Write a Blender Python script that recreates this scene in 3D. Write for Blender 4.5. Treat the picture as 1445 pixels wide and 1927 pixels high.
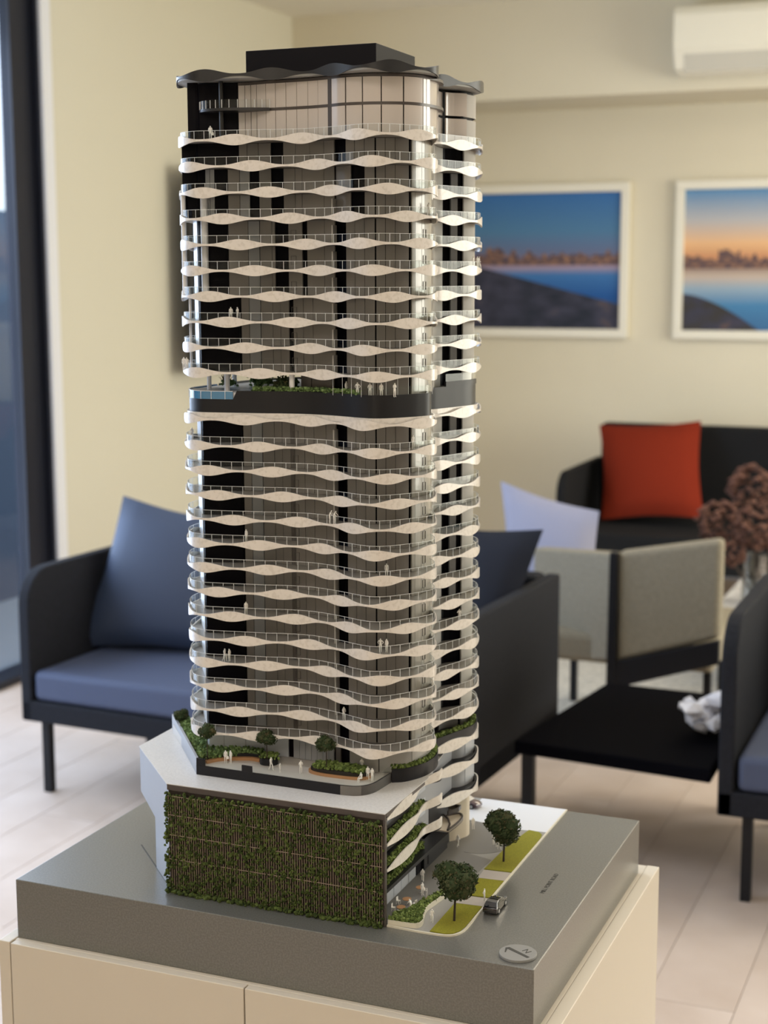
import bpy, math, random
import numpy as np
from mathutils import Matrix, Vector
for o in list(bpy.data.objects): bpy.data.objects.remove(o)
scn = bpy.context.scene; col = scn.collection
random.seed(7)
B = 0.782            # height of the model board's top above the floor
# ---------------------------------------------------------------- camera
cam_d = bpy.data.cameras.new('camera'); cam = bpy.data.objects.new('camera', cam_d); col.objects.link(cam)
cr = Vector((0.92459393, 0.38094826, -0.0021162)); cu = Vector((-0.05597907, 0.14135649, 0.98837477)); cf = Vector((-0.37681879, 0.91372685, -0.15202248))
mw = Matrix((cr, cu, -cf)).transposed().to_4x4(); mw.translation = Vector((0.48163699, -1.62035172, 0.7961 + B))
cam.matrix_world = mw
cam_d.sensor_fit = 'VERTICAL'; cam_d.sensor_height = 36; cam_d.sensor_width = 27; cam_d.lens = 2895 / 1927 * 36
cam_d.clip_start = .05
cam_d.dof.use_dof = True; cam_d.dof.focus_distance = 1.86; cam_d.dof.aperture_fstop = 5.4
scn.camera = cam
# ---------------------------------------------------------------- world, lights, exposure
w = bpy.data.worlds.new('world'); scn.world = w; w.use_nodes = True
nt = w.node_tree; bg = nt.nodes['Background']
tc = nt.nodes.new('ShaderNodeTexCoord'); sp = nt.nodes.new('ShaderNodeSeparateXYZ'); rp = nt.nodes.new('ShaderNodeValToRGB')
nt.links.new(tc.outputs['Generated'], sp.inputs[0]); nt.links.new(sp.outputs['Z'], rp.inputs[0]); nt.links.new(rp.outputs[0], bg.inputs[0])
rp.color_ramp.elements[0].position = 0.0; rp.color_ramp.elements[0].color = (.30, .33, .30, 1)
rp.color_ramp.elements[1].position = .12; rp.color_ramp.elements[1].color = (.80, .90, 1.0, 1)
bg.inputs[1].default_value = 2.9
def area(name, loc, rot, sx, sy, e, c):
    d = bpy.data.lights.new(name, 'AREA'); d.shape = 'RECTANGLE'; d.size = sx; d.size_y = sy; d.energy = e; d.color = c
    o = bpy.data.objects.new(name, d); col.objects.link(o); o.location = loc; o.rotation_euler = rot; return o
R90 = math.pi / 2
area('daylight_left_door', (-3.35, 1.55, 1.35), (0, -R90, 0), 2.3, 3.3, 150, (.72, .84, 1.0))
area('daylight_right_window', (3.28, 3.9, 1.6), (0, R90, 0), 1.9, 3.0, 142, (1.0, .95, .80))
area('added_fill_front', (.3, -2.3, 2.86), (0, 0, 0), 2.4, 1.2, 34, (1, .87, .76))  # added fill, no fitting modelled; brightens faces turned to the camera
area('added_fill_over_model', (-.35, .25, 2.86), (0, 0, 0), .9, .9, 17, (.93, .96, 1))  # added fill that lifts the top faces of board and podium
area('added_fill_rear', (.4, 3.6, 2.86), (0, 0, 0), 1.6, 1.6, 30, (1, .88, .70))  # added fill raising the general bounce in the rear of the room
scn.view_settings.view_transform = 'Standard'; scn.view_settings.look = 'None'
scn.view_settings.exposure = 0.0; scn.view_settings.gamma = 1.0; scn.view_settings.use_curve_mapping = False

# ---------------------------------------------------------------- materials
def mat(name, c, rough=.6, metal=0, spec=.5, noise=None, bump=None, coat=0, trans=0, island=None, sheen=0):
    m = bpy.data.materials.new(name); m.use_nodes = True; n = m.node_tree; b = n.nodes['Principled BSDF']
    b.inputs['Base Color'].default_value = (*c, 1); b.inputs['Roughness'].default_value = rough; b.inputs['Metallic'].default_value = metal
    b.inputs['Specular IOR Level'].default_value = spec; b.inputs['Coat Weight'].default_value = coat; b.inputs['Transmission Weight'].default_value = trans
    b.inputs['Sheen Weight'].default_value = sheen
    if name == 'board_grey': b.inputs['Coat Roughness'].default_value = .28
    if noise:
        sc, c2, lo, hi = noise
        t = n.nodes.new('ShaderNodeTexCoord'); x = n.nodes.new('ShaderNodeTexNoise'); x.inputs['Scale'].default_value = sc; x.inputs['Detail'].default_value = 4
        r = n.nodes.new('ShaderNodeValToRGB'); r.color_ramp.elements[0].position = lo; r.color_ramp.elements[1].position = hi
        r.color_ramp.elements[0].color = (*c, 1); r.color_ramp.elements[1].color = (*c2, 1)
        n.links.new(t.outputs['Object'], x.inputs['Vector']); n.links.new(x.outputs['Fac'], r.inputs[0]); n.links.new(r.outputs[0], b.inputs['Base Color'])
    if island:
        g = n.nodes.new('ShaderNodeNewGeometry'); r = n.nodes.new('ShaderNodeValToRGB')
        r.color_ramp.elements[0].color = (*island[0], 1); r.color_ramp.elements[1].color = (*island[-1], 1)
        for k, cc in enumerate(island[1:-1]):
            e = r.color_ramp.elements.new((k + 1) / (len(island) - 1)); e.color = (*cc, 1)
        n.links.new(g.outputs['Random Per Island'], r.inputs[0]); n.links.new(r.outputs[0], b.inputs['Base Color'])
    if bump:
        t = n.nodes.new('ShaderNodeTexCoord'); x = n.nodes.new('ShaderNodeTexNoise'); x.inputs['Scale'].default_value = bump[0]
        u = n.nodes.new('ShaderNodeBump'); u.inputs['Strength'].default_value = bump[1]; u.inputs['Distance'].default_value = bump[2]
        n.links.new(t.outputs['Object'], x.inputs['Vector']); n.links.new(x.outputs['Fac'], u.inputs['Height']); n.links.new(u.outputs[0], b.inputs['Normal'])
    return m
def glassmat(name, tint=(1, 1, 1), refl=.12, rough=.02, ior=1.5):
    m = bpy.data.materials.new(name); m.use_nodes = True; n = m.node_tree
    for x in list(n.nodes): n.nodes.remove(x)
    o = n.nodes.new('ShaderNodeOutputMaterial'); a = n.nodes.new('ShaderNodeBsdfTransparent'); g = n.nodes.new('ShaderNodeBsdfGlossy'); mx = n.nodes.new('ShaderNodeMixShader')
    f = n.nodes.new('ShaderNodeFresnel'); f.inputs[0].default_value = ior; ad = n.nodes.new('ShaderNodeMath'); ad.operation = 'ADD'; ad.inputs[1].default_value = refl
    a.inputs[0].default_value = (*tint, 1); g.inputs['Roughness'].default_value = rough
    ge = n.nodes.new('ShaderNodeNewGeometry'); m1 = n.nodes.new('ShaderNodeMath'); m1.operation = 'MULTIPLY_ADD'; m1.inputs[1].default_value = 1 / ior - ior; m1.inputs[2].default_value = ior
    n.links.new(ge.outputs['Backfacing'], m1.inputs[0]); n.links.new(m1.outputs[0], f.inputs[0])
    n.links.new(f.outputs[0], ad.inputs[0]); n.links.new(ad.outputs[0], mx.inputs[0]); n.links.new(a.outputs[0], mx.inputs[1]); n.links.new(g.outputs[0], mx.inputs[2]); n.links.new(mx.outputs[0], o.inputs[0])
    return m
M = dict(
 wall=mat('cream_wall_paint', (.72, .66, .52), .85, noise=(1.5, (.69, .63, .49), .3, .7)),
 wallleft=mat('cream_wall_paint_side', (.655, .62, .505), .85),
 ceil=mat('ceiling_paint', (.80, .76, .66), .9),
 plank=mat('oak_plank', (.47, .37, .30), .5, spec=.35, noise=(3, (.60, .50, .43), .3, .7)),
 under=mat('floor_gap', (.10, .08, .06), .8),
 frame=mat('dark_aluminium', (.012, .014, .024), .4, .2),
 whitetrim=mat('white_trim', (.75, .76, .80), .5),
 board=mat('board_grey', (.150, .150, .138), .30, .3, spec=.9, coat=.35, noise=(420, (.19, .19, .177), .42, .60), bump=(320, .06, .0002)),
 cab=mat('cabinet_white', (.70, .635, .53), .35), gap=mat('gap_dark', (.02, .02, .02), .7),
 band=mat('balcony_white', (.80, .755, .705), .28, noise=(190, (.71, .665, .61), .50, .62), coat=.3),  # mottling imitates soft reflections, painted into the white
 slab=mat('slab_taupe', (.34, .315, .295), .35), soffit=mat('soffit', (.48, .46, .43), .6),
 black=mat('black_cladding', (.0025, .002, .0045), .45, spec=.08),
 glaze=mat('tinted_glazing', (.255, .237, .226), .25, spec=.4), glaze2=mat('side_glazing', (.40, .38, .34), .25, coat=.3),
 pglaze=mat('pale_glazing', (.64, .585, .55), .2, coat=.3), lglaze=mat('frosted_glazing', (.50, .53, .58), .3, coat=.2),
 white=mat('white_acrylic', (.85, .86, .88), .3), fig=mat('figurine_white', (.88, .86, .82), .55),
 char=mat('charcoal_fascia', (.012, .012, .015), .4, spec=.3), roof=mat('roof_black', (.006, .005, .007), .55, spec=.15),
 canopy=mat('canopy_black', (.022, .022, .024), .35, spec=.4), canopysoff=mat('canopy_soffit', (.32, .32, .31), .5),
 rail=mat('rail_edge', (.85, .88, .90), .2), deck=mat('deck_beige', (.55, .52, .48), .4),
 podroof=mat('podium_roof', (.60, .59, .58), .4, noise=(300, (.66, .65, .64), .4, .6)), podside=mat('podium_side', (.36, .37, .40), .5),
 brown=mat('bronze_beam', (.075, .062, .058), .35), slat=mat('timber_slat', (.30, .235, .18), .5), green_back=mat('planting_backing', (.028, .02, .014), .9),
 leafwall=mat('wall_foliage', (.05, .08, .02), .85, spec=.2, island=[(.022, .032, .009), (.045, .068, .016), (.07, .095, .025), (.11, .15, .04)]),
 hedge=mat('hedge_foliage', (.1, .2, .05), .9, spec=.15, island=[(.06, .10, .035), (.13, .20, .07), (.24, .35, .14)]),
 hedge2=mat('bright_foliage', (.1, .2, .05), .9, spec=.15, island=[(.05, .075, .02), (.12, .17, .045), (.24, .31, .10)]),
 tree=mat('tree_foliage', (.04, .06, .03), .9, spec=.15, island=[(.022, .035, .014), (.04, .06, .025), (.065, .085, .04), (.08, .07, .035)]),
 trunk=mat('trunk', (.035, .022, .014), .8), soil=mat('soil', (.02, .016, .012), .9),
 lawn=mat('lawn', (.20, .195, .006), .9, noise=(900, (.29, .275, .012), .35, .65), bump=(1500, .6, .001)),
 pave=mat('dark_paving', (.19, .185, .175), .6), pave2=mat('path_paving', (.30, .295, .275), .6), pave3=mat('pink_paving', (.46, .42, .38), .6), pavew=mat('white_paving', (.72, .74, .78), .5),
 kerb=mat('kerb', (.72, .68, .56), .5), bench=mat('timber_bench', (.42, .22, .10), .5), beige=mat('beige_render', (.66, .58, .46), .6),
 carblk=mat('car_black', (.012, .011, .013), .12, coat=1), carred=mat('car_maroon', (.045, .008, .014), .15, coat=1), tyre=mat('tyre', (.015, .015, .015), .7), alloy=mat('alloy', (.6, .6, .6), .3, .8),
 carglass=mat('car_glass', (.02, .02, .025), .05, coat=1), ink=mat('engraved_ink', (.06, .06, .055), .6), disc=mat('disc_grey', (.27, .27, .26), .45),
 fabric=mat('navy_charcoal_fabric', (.009, .010, .014), .85, spec=.25, noise=(90, (.012, .013, .018), .4, .6)), fabblk=mat('black_fabric', (.010, .010, .011), .9, spec=.2),
 seatf=mat('slate_fabric', (.060, .075, .130), .75, spec=.4), bluec=mat('slate_blue_cushion', (.036, .052, .095), .6),
 darkc=mat('dark_grey_cushion', (.012, .014, .022), .75, spec=.2), red=mat('rust_cushion', (.19, .020, .007), .9, spec=.15), lav=mat('lavender_grey_cushion', (.28, .28, .36), .8),
 greyf=mat('taupe_fabric', (.22, .19, .135), .9, noise=(120, (.25, .22, .16), .4, .6)), blkmetal=mat('black_metal', (.008, .008, .010), .5, spec=.25), blktop=mat('black_tabletop', (.0015, .0015, .003), .75, spec=.04),
 marble=mat('marble', (.62, .58, .55), .25, noise=(14, (.75, .73, .71), .4, .6)), flower=mat('dried_hydrangea', (.2, .09, .06), .9, island=[(.045, .018, .012), (.10, .040, .026), (.16, .075, .05)]),
 coral=mat('white_petals', (.80, .80, .86), .6), rug=mat('pale_rug', (.55, .53, .48), .95, noise=(60, (.40, .39, .36), .45, .6)),
 tv=mat('television_black', (.008, .008, .010), .3), acw=mat('air_conditioner_white', (.82, .78, .66), .4), acd=mat('vent_shadow', (.58, .55, .47), .6),
 picf=mat('picture_frame_white', (.80, .76, .65), .4), glassrail=glassmat('balustrade_glass', (.97, .985, .98), .0, .03, 1.25), glassdoor=glassmat('door_glass', (.90, .93, .98), .0), glassvase=glassmat('vase_glass', (.75, .78, .8), .10),
 pool=mat('pool_water', (.06, .22, .42), .08, coat=1), fence=mat('exterior_blue_fence', (.10, .14, .22), .6), ground=mat('exterior_paving', (.30, .32, .34), .8),
)
# ---------------------------------------------------------------- builders
def link(o, parent=None):
    col.objects.link(o)
    if parent is not None: o.parent = parent
    return o
def tag(o, label=None, cat=None, group=None, kind=None):
    if label: o['label'] = label
    if cat: o['category'] = cat
    if group: o['group'] = group
    if kind: o['kind'] = kind
    return o
def empty(name, loc, rz=0, label=None, cat=None, group=None):
    o = bpy.data.objects.new(name, None); o.location = loc; o.rotation_euler = (0, 0, rz); o.empty_display_size = .01; link(o)
    return tag(o, label, cat, group)
class MB:
    def __init__(s): s.v = []; s.f = []
    def add(s, v, f):
        n = len(s.v); s.v += [tuple(p) for p in v]; s.f += [tuple(i + n for i in q) for q in f]; return s
    def box(s, x0, y0, z0, x1, y1, z1):
        return s.add([(x0, y0, z0), (x1, y0, z0), (x1, y1, z0), (x0, y1, z0), (x0, y0, z1), (x1, y0, z1), (x1, y1, z1), (x0, y1, z1)],
                     [(0, 3, 2, 1), (4, 5, 6, 7), (0, 1, 5, 4), (1, 2, 6, 5), (2, 3, 7, 6), (3, 0, 4, 7)])
    def prism(s, pts, z0, z1):
        n = len(pts); v = [(p[0], p[1], z0) for p in pts] + [(p[0], p[1], z1) for p in pts]
        return s.add(v, [tuple(reversed(range(n))), tuple(range(n, 2 * n))] + [(i, (i + 1) % n, n + (i + 1) % n, n + i) for i in range(n)])
    def strip(s, outer, inner, z0, z1, closed=False):     # wall between two matching polylines; z0/z1 numbers or lists
        n = len(outer); a = z0 if hasattr(z0, '__len__') else [z0] * n; b = z1 if hasattr(z1, '__len__') else [z1] * n
        v = []
        for i in range(n): v += [(*outer[i][:2], a[i]), (*outer[i][:2], b[i]), (*inner[i][:2], b[i]), (*inner[i][:2], a[i])]
        f = []
        for i in range(n if closed else n - 1):
            j = (i + 1) % n
            for k in range(4):
                l = (k + 1) % 4; f.append((4 * i + k, 4 * i + l, 4 * j + l, 4 * j + k))
        if not closed: f += [(0, 3, 2, 1), (4 * n - 4, 4 * n - 3, 4 * n - 2, 4 * n - 1)]
        return s.add(v, f)
    def tube(s, p, q, r, n=6, r2=None):
        p = Vector(p); q = Vector(q); d = (q - p).normalized(); a = d.orthogonal().normalized(); b = d.cross(a); r2 = r if r2 is None else r2
        v = [p + (a * math.cos(t) + b * math.sin(t)) * r for t in [2 * math.pi * i / n for i in range(n)]] + [q + (a * math.cos(t) + b * math.sin(t)) * r2 for t in [2 * math.pi * i / n for i in range(n)]]
        return s.add(v, [tuple(reversed(range(n))), tuple(range(n, 2 * n))] + [(i, (i + 1) % n, n + (i + 1) % n, n + i) for i in range(n)])
    def blob(s, c, r, sq=1, rnd=.25):
        rx = [random.uniform(1 - rnd, 1 + rnd) for _ in ICO[0]]
        a = random.uniform(0, 6.28); ca, sa = math.cos(a), math.sin(a)
        return s.add([(c[0] + (x * ca - y * sa) * r * k, c[1] + (x * sa + y * ca) * r * k, c[2] + z * r * k * sq) for (x, y, z), k in zip(ICO[0], rx)], ICO[1])
    def build(s, name, m, parent=None, smooth=False, bevel=0, seg=2, loc=None):
        me = bpy.data.meshes.new(name); me.from_pydata(s.v, [], s.f); me.update(); me.materials.append(m)
        if smooth: me.polygons.foreach_set('use_smooth', [True] * len(me.polygons)); me.set_sharp_from_angle(angle=.6)
        o = link(bpy.data.objects.new(name, me), parent)
        if loc: o.location = loc
        if bevel:
            b = o.modifiers.new('bevel', 'BEVEL'); b.width = bevel; b.segments = seg; b.limit_method = 'ANGLE'; b.angle_limit = .6
        return o
t_ = (1 + 5 ** .5) / 2; L_ = (1 + t_ * t_) ** .5
ICO = ([(x / L_, y / L_, z / L_) for x, y, z in [(-1, t_, 0), (1, t_, 0), (-1, -t_, 0), (1, -t_, 0), (0, -1, t_), (0, 1, t_), (0, -1, -t_), (0, 1, -t_), (t_, 0, -1), (t_, 0, 1), (-t_, 0, -1), (-t_, 0, 1)]],
       [(0, 11, 5), (0, 5, 1), (0, 1, 7), (0, 7, 10), (0, 10, 11), (1, 5, 9), (5, 11, 4), (11, 10, 2), (10, 7, 6), (7, 1, 8), (3, 9, 4), (3, 4, 2), (3, 2, 6), (3, 6, 8), (3, 8, 9), (4, 9, 5), (2, 4, 11), (6, 2, 10), (8, 6, 7), (9, 8, 1)])
def boxo(name, m, b, parent=None, bevel=0, smooth=False, seg=2): return MB().box(*b).build(name, m, parent, smooth, bevel, seg)
def copy(o, parent=None):
    c = o.copy(); col.objects.link(c); c.parent = parent; return c
def catmull(P, n=12, closed=False):
    P = [np.array(p, float) for p in P]
    if not closed: P = [2 * P[0] - P[1]] + P + [2 * P[-1] - P[-2]]
    out = []; N = len(P); rng = range(N) if closed else range(1, N - 2)
    for i in rng:
        p0, p1, p2, p3 = P[i - 1], P[i], P[(i + 1) % N], P[(i + 2) % N]
        for k in range(n):
            t = k / n; out.append(.5 * ((2 * p1) + (-p0 + p2) * t + (2 * p0 - 5 * p1 + 4 * p2 - p3) * t * t + (-p0 + 3 * p1 - 3 * p2 + p3) * t ** 3))
    if not closed: out.append(P[-2])
    return np.array(out)
def offset(C, d, closed=True):      # d > 0 moves to the left of travel (into the building)
    if closed: T = np.roll(C, -1, 0) - np.roll(C, 1, 0)
    else: T = np.gradient(C, axis=0)
    T = T / np.linalg.norm(T, axis=1)[:, None]; N = np.stack([-T[:, 1], T[:, 0]], 1)
    return C + N * d
def arclen(C): return np.r_[0, np.cumsum(np.linalg.norm(np.diff(C, axis=0), axis=1))]
def at_s(C, S, s): return np.array([np.interp(s, S, C[:, 0]), np.interp(s, S, C[:, 1])])
def sub(C, S, a, b, step=.006):
    n = max(2, int((b - a) / step) + 2); return np.array([at_s(C, S, a + (b - a) * i / (n - 1)) for i in range(n)])
def fur(mb, n, fn, r0, r1, sq=1):
    if r1 < .004: n = int(n * 1.9); r0 *= .62; r1 *= .78
    for _ in range(n): mb.blob(fn(), random.uniform(r0, r1), sq, .45)
    return mb

# ================================================================ ROOM
XL, XR, YB, YF, HC = -3.10, 3.35, 6.40, -3.2, 2.90
def struct(o): o['kind'] = 'structure'; return o
fl = struct(boxo('floor', M['under'], (XL, YF, -.05, XR, YB, -.012)))
pb = {}
pw = .1925; i = 0; x = -.0115 - pw * 17
while x < XR:
    y = YF - ((i * .71) % 1.9) + (0.06 if i == 16 else 0)
    if i == 16: y = 1.558 - 1.9 * 3
    if i == 17: y = 1.10 - 1.9 * 3
    while y < YB:
        a, b = max(y, YF), min(y + 1.9, YB); x0, x1 = max(x, XL), min(x + pw, XR)
        if b - a > .02 and x1 - x0 > .02:
            k = (round(b - a, 3), round(x1 - x0, 3))
            if k not in pb: pb[k] = MB().box(.001, .001, -.012, k[1] - .001, k[0] - .001, 0).build('plank', M['plank'], fl); o = pb[k]
            else: o = copy(pb[k], fl)
            o.location = (x0, a, 0)
        y += 1.9
    x += pw; i += 1
struct(boxo('ceiling', M['ceil'], (XL, YF, HC, XR, YB, HC + .05)))
struct(boxo('wall_back', M['wall'], (XL - .1, YB, 0, XR + .1, YB + .1, HC)))
struct(boxo('trim_1', M['wall'], (XL, 5.83, 2.433, XR, YB, HC)))
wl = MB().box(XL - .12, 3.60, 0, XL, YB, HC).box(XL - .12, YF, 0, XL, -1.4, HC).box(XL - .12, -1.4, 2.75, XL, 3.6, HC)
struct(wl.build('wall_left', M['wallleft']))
wr = MB().box(XR, YF, 0, XR + .12, 2.2, HC).box(XR, 5.6, 0, XR + .12, YB, HC).box(XR, 2.2, 0, XR + .12, 5.6, .45).box(XR, 2.2, 2.6, XR + .12, 5.6, HC)
struct(wr.build('wall_right', M['wall']))
struct(boxo('wall_front', M['wall'], (XL - .1, YF - .1, 0, XR + .1, YF, HC)))
struct(boxo('baseboard_back', M['whitetrim'], (XL, YB - .015, 0, XR, YB, .09)))
struct(boxo('baseboard_left', M['whitetrim'], (XL, 3.62, 0, XL + .015, YB, .09)))
struct(boxo('trim_2', M['whitetrim'], (XL - .02, 3.575, 0, XL + .008, 3.64, 2.75)))
# sliding door in the left wall
sd = struct(boxo('door_1', M['frame'], (XL - .10, -1.4, 2.69, XL - .02, 3.575, 2.75)))
boxo('door_sill', M['frame'], (XL - .10, -1.4, -.012, XL + .02, 3.575, .03), sd)
boxo('door_jamb', M['frame'], (XL - .10, 3.56, .03, XL - .005, 3.60, 2.69), sd)
boxo('door_stile', M['frame'], (XL - .085, 3.43, .03, XL - .035, 3.558, 2.69), sd)
boxo('door_stile', M['frame'], (XL - .10, 1.05, .03, XL - .05, 1.15, 2.69), sd)
boxo('door_stile', M['frame'], (XL - .10, -1.4, .03, XL - .05, -1.3, 2.69), sd)
boxo('glass_pane', M['glassdoor'], (XL - .064, 1.15, .03, XL - .058, 3.43, 2.69), sd)
boxo('glass_pane', M['glassdoor'], (XL - .084, -1.3, .03, XL - .078, 1.05, 2.69), sd)
wn = struct(boxo('window_1', M['frame'], (XR + .02, 2.2, .45, XR + .09, 5.6, .50)))
boxo('window_frame', M['frame'], (XR + .02, 2.2, 2.55, XR + .09, 5.6, 2.6), wn)
for yy in (2.2, 3.3, 4.4, 5.55): boxo('window_mullion', M['frame'], (XR + .02, yy, .5, XR + .09, yy + .05, 2.55), wn)
struct(boxo('ground_outside', M['ground'], (-9, -8, -.12, XL - .12, 12, -.06)))
fe = boxo('garden_fence', M['fence'], (-4.3, -4, -.06, -4.24, 9, 1.90)); tag(fe, 'blue grey fence outside beyond the sliding door', 'fence')

# ================================================================ ROOM FURNITURE
def cushion(name, m, corners, th, label, nsub=12, parent=None):
    """soft pillow stretched between four corner points (bl, br, tr, tl)"""
    bl, br, tr, tl = [Vector(c) for c in corners]; nrm = (br - bl).cross(tl - bl).normalized(); c0 = (bl + br + tr + tl) / 4
    v = []; f = []; n = nsub
    for sgn in (1, -1):
        for i in range(n + 1):
            for j in range(n + 1):
                a, b = i / n, j / n
                p = bl * (1 - a) * (1 - b) + br * a * (1 - b) + tr * a * b + tl * (1 - a) * b
                e = (math.sin(math.pi * a) * math.sin(math.pi * b)) ** .42
                pinch = 1 - .07 * (math.sin(math.pi * a) * (1 - math.sin(math.pi * b)) + math.sin(math.pi * b) * (1 - math.sin(math.pi * a)))
                p = c0 + (p - c0) * pinch
                v.append(p + nrm * sgn * th * .5 * e - c0 + Vector((0, 0, 0)))
    N = (n + 1) ** 2
    for k in range(2):
        for i in range(n):
            for j in range(n):
                q = [k * N + i * (n + 1) + j, k * N + (i + 1) * (n + 1) + j, k * N + (i + 1) * (n + 1) + j + 1, k * N + i * (n + 1) + j + 1]
                f.append(tuple(q) if k == 0 else tuple(reversed(q)))
    o = MB().add(v, f).build(name, m, None, True); o.location = c0
    return tag(o, label, 'cushion')
def arm_panel(t, name, x0, x1, y0, y1, zb, zt, m, r=.11):
    """upholstered side panel, rounded at its top front corner"""
    pts = [(y0, zb), (y1, zb), (y1, zt)] + [(y0 + r - r * math.sin(a), zt - r + r * math.cos(a)) for a in [i * R90 / 8 for i in range(9)]]
    n = len(pts); v = [(x0, p[0], p[1]) for p in pts] + [(x1, p[0], p[1]) for p in pts]
    f = [tuple(range(n)), tuple(reversed(range(n, 2 * n)))] + [(i, n + i, n + (i + 1) % n, (i + 1) % n) for i in range(n)]
    return MB().add(v, f).build(name, m, t, False, .006, 2)
def seating(name, label, cat, x0, x1, yf, yb, mseat, seats=1, arm=.70, back=.72, mb=None, la=True, ra=True, group=None, jut=0, rz=0):
    t = empty(name, ((x0 + x1) / 2, (yf + yb) / 2, 0), rz, label, cat, group); cx, cy = t.location.x, t.location.y
    fx = lambda a: a - cx; fy = lambda a: a - cy; mb = mb or M['fabric']
    boxo('seat_frame', mb, (fx(x0), fy(yf), .225, fx(x1), fy(yb), .29), t, .006)
    ws = (x1 - x0 - .09) / seats
    for k in range(seats): boxo('seat_cushion', mseat, (fx(x0 + .045 + k * ws) + .002, fy(yf) + .004, .292, fx(x0 + .045 + (k + 1) * ws) - .002, fy(yb - .10), .385), t, .018, True, 3)
    if la: arm_panel(t, 'armrest', fx(x0), fx(x0 + .04), fy(yf), fy(yb), .225, arm, mb)
    if ra: arm_panel(t, 'armrest', fx(x1 - .04), fx(x1), fy(yf - jut), fy(yb), .225, arm, mb)
    boxo('backrest', mb, (fx(x0 + .042), fy(yb - .09), .292, fx(x1 - .042), fy(yb), back), t, .02, False, 3)
    for lx in (x0 + .075, x1 - .075):
        for ly in (yf + .03, yb - .06): boxo('leg', M['blkmetal'], (fx(lx) - .013, fy(ly) - .013, 0, fx(lx) + .013, fy(ly) + .013, .225), t)
    return t
seating('two_seat_sofa', 'dark navy two seat sofa behind the tower model with rounded arms', 'sofa', -2.285, -.770, 2.155, 2.80, M['seatf'], 2, .695, .70, jut=.16, rz=-.055)
seating('armchair', 'dark navy armchair cut off at the right frame edge, nearest seat', 'armchair', -.165, .75, 2.15, 2.82, M['seatf'], 1, .73, .72)
seating('black_sofa', 'black sofa against the back wall holding the rust cushion', 'sofa', -1.50, .55, 5.30, 6.05, M['fabblk'], 2, .66, .84, M['fabblk'])
cushion('square_cushion', M['bluec'], [(-2.30, 2.50, .39), (-1.75, 2.60, .39), (-1.80, 2.72, .80), (-2.18, 2.62, .875)], .15, 'slate blue cushion leaning at the left end of the navy two seat sofa')
cushion('square_cushion', M['darkc'], [(-1.25, 2.50, .40), (-.84, 2.40, .40), (-.75, 2.56, .86), (-1.17, 2.64, .85)], .13, 'dark grey cushion on the navy sofa, at the arm beside the tower')
cushion('square_cushion', M['lav'], [(-1.20, 3.62, .42), (-.83, 3.50, .42), (-.86, 3.62, .755), (-1.27, 3.76, .825)], .12, 'pale lavender grey cushion behind the taupe chair')
cushion('square_cushion', M['red'], [(-1.36, 5.62, .40), (-.86, 5.60, .44), (-.94, 5.88, .875), (-1.44, 5.86, .84)], .16, 'rust red cushion on the black sofa by the back wall')
# taupe chair seen from behind
t = empty('lounge_chair', (-.6, 3.35, 0), 0, 'taupe upholstered lounge chair with black frame seen from behind', 'chair')
def panel(name, m, q, d, parent, origin=(-.6, 3.35, 0), bevel=.012):
    o_ = Vector(origin); q = [Vector(p) - o_ for p in q]; d = Vector(d)
    return MB().add(q + [p + d for p in q], [(0, 1, 2, 3), (7, 6, 5, 4), (0, 4, 5, 1), (1, 5, 6, 2), (2, 6, 7, 3), (3, 7, 4, 0)]).build(name, m, parent, False, bevel, 3)
panel('backrest', M['greyf'], [(-.685, 3.20, .325), (-.350, 3.185, .435), (-.350, 3.185, .758), (-.690, 3.20, .69)], (0, .06, 0), t, bevel=.02)
panel('armrest', M['greyf'], [(-1.04, 3.42, .255), (-.715, 3.205, .325), (-.710, 3.205, .685), (-1.04, 3.42, .645)], (.03, .05, 0), t)
panel('frame_post', M['blkmetal'], [(-.716, 3.185, .22), (-.686, 3.185, .22), (-.686, 3.185, .69), (-.712, 3.185, .69)], (0, .03, 0), t, bevel=.003)
panel('frame_rail', M['blkmetal'], [(-.70, 3.19, .235), (-.35, 3.175, .355), (-.35, 3.175, .432), (-.70, 3.19, .325)], (0, .03, 0), t, bevel=.003)
boxo('seat', M['greyf'], (-.40, -.10, .30, .22, .50, .40), t, .02)
for lx, ly in ((-.39, .45), (.2, .45), (.2, -.08)): boxo('leg', M['blkmetal'], (lx - .012, ly - .012, .009, lx + .012, ly + .012, .3), t)
# low black platform table
t = empty('platform_table', (-.45, 2.83, 0), 0, 'low black platform table between navy sofa and armchair', 'table')
MB().prism([(-.270, -.625), (.268, -.680), (.262, .04), (-.185, .055)], .305, .342).build('tabletop', M['blktop'], t, False, .006)
for lx, ly in ((-.235, -.60), (.242, .015)): boxo('leg', M['blkmetal'], (lx - .016, ly - .016, 0, lx + .016, ly + .016, .305), t)
o = MB(); random.seed(3)
fur(o, 26, lambda: (random.gauss(0, .028), random.gauss(0, .03), .02 + abs(random.gauss(.035, .03))), .016, .030, .8)
c_ = o.build('white_flowers', M['coral'], None, False); c_.location = (-.255, 2.45, .343); tag(c_, 'bunch of white flowers lying on the black platform table', 'flowers')
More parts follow.
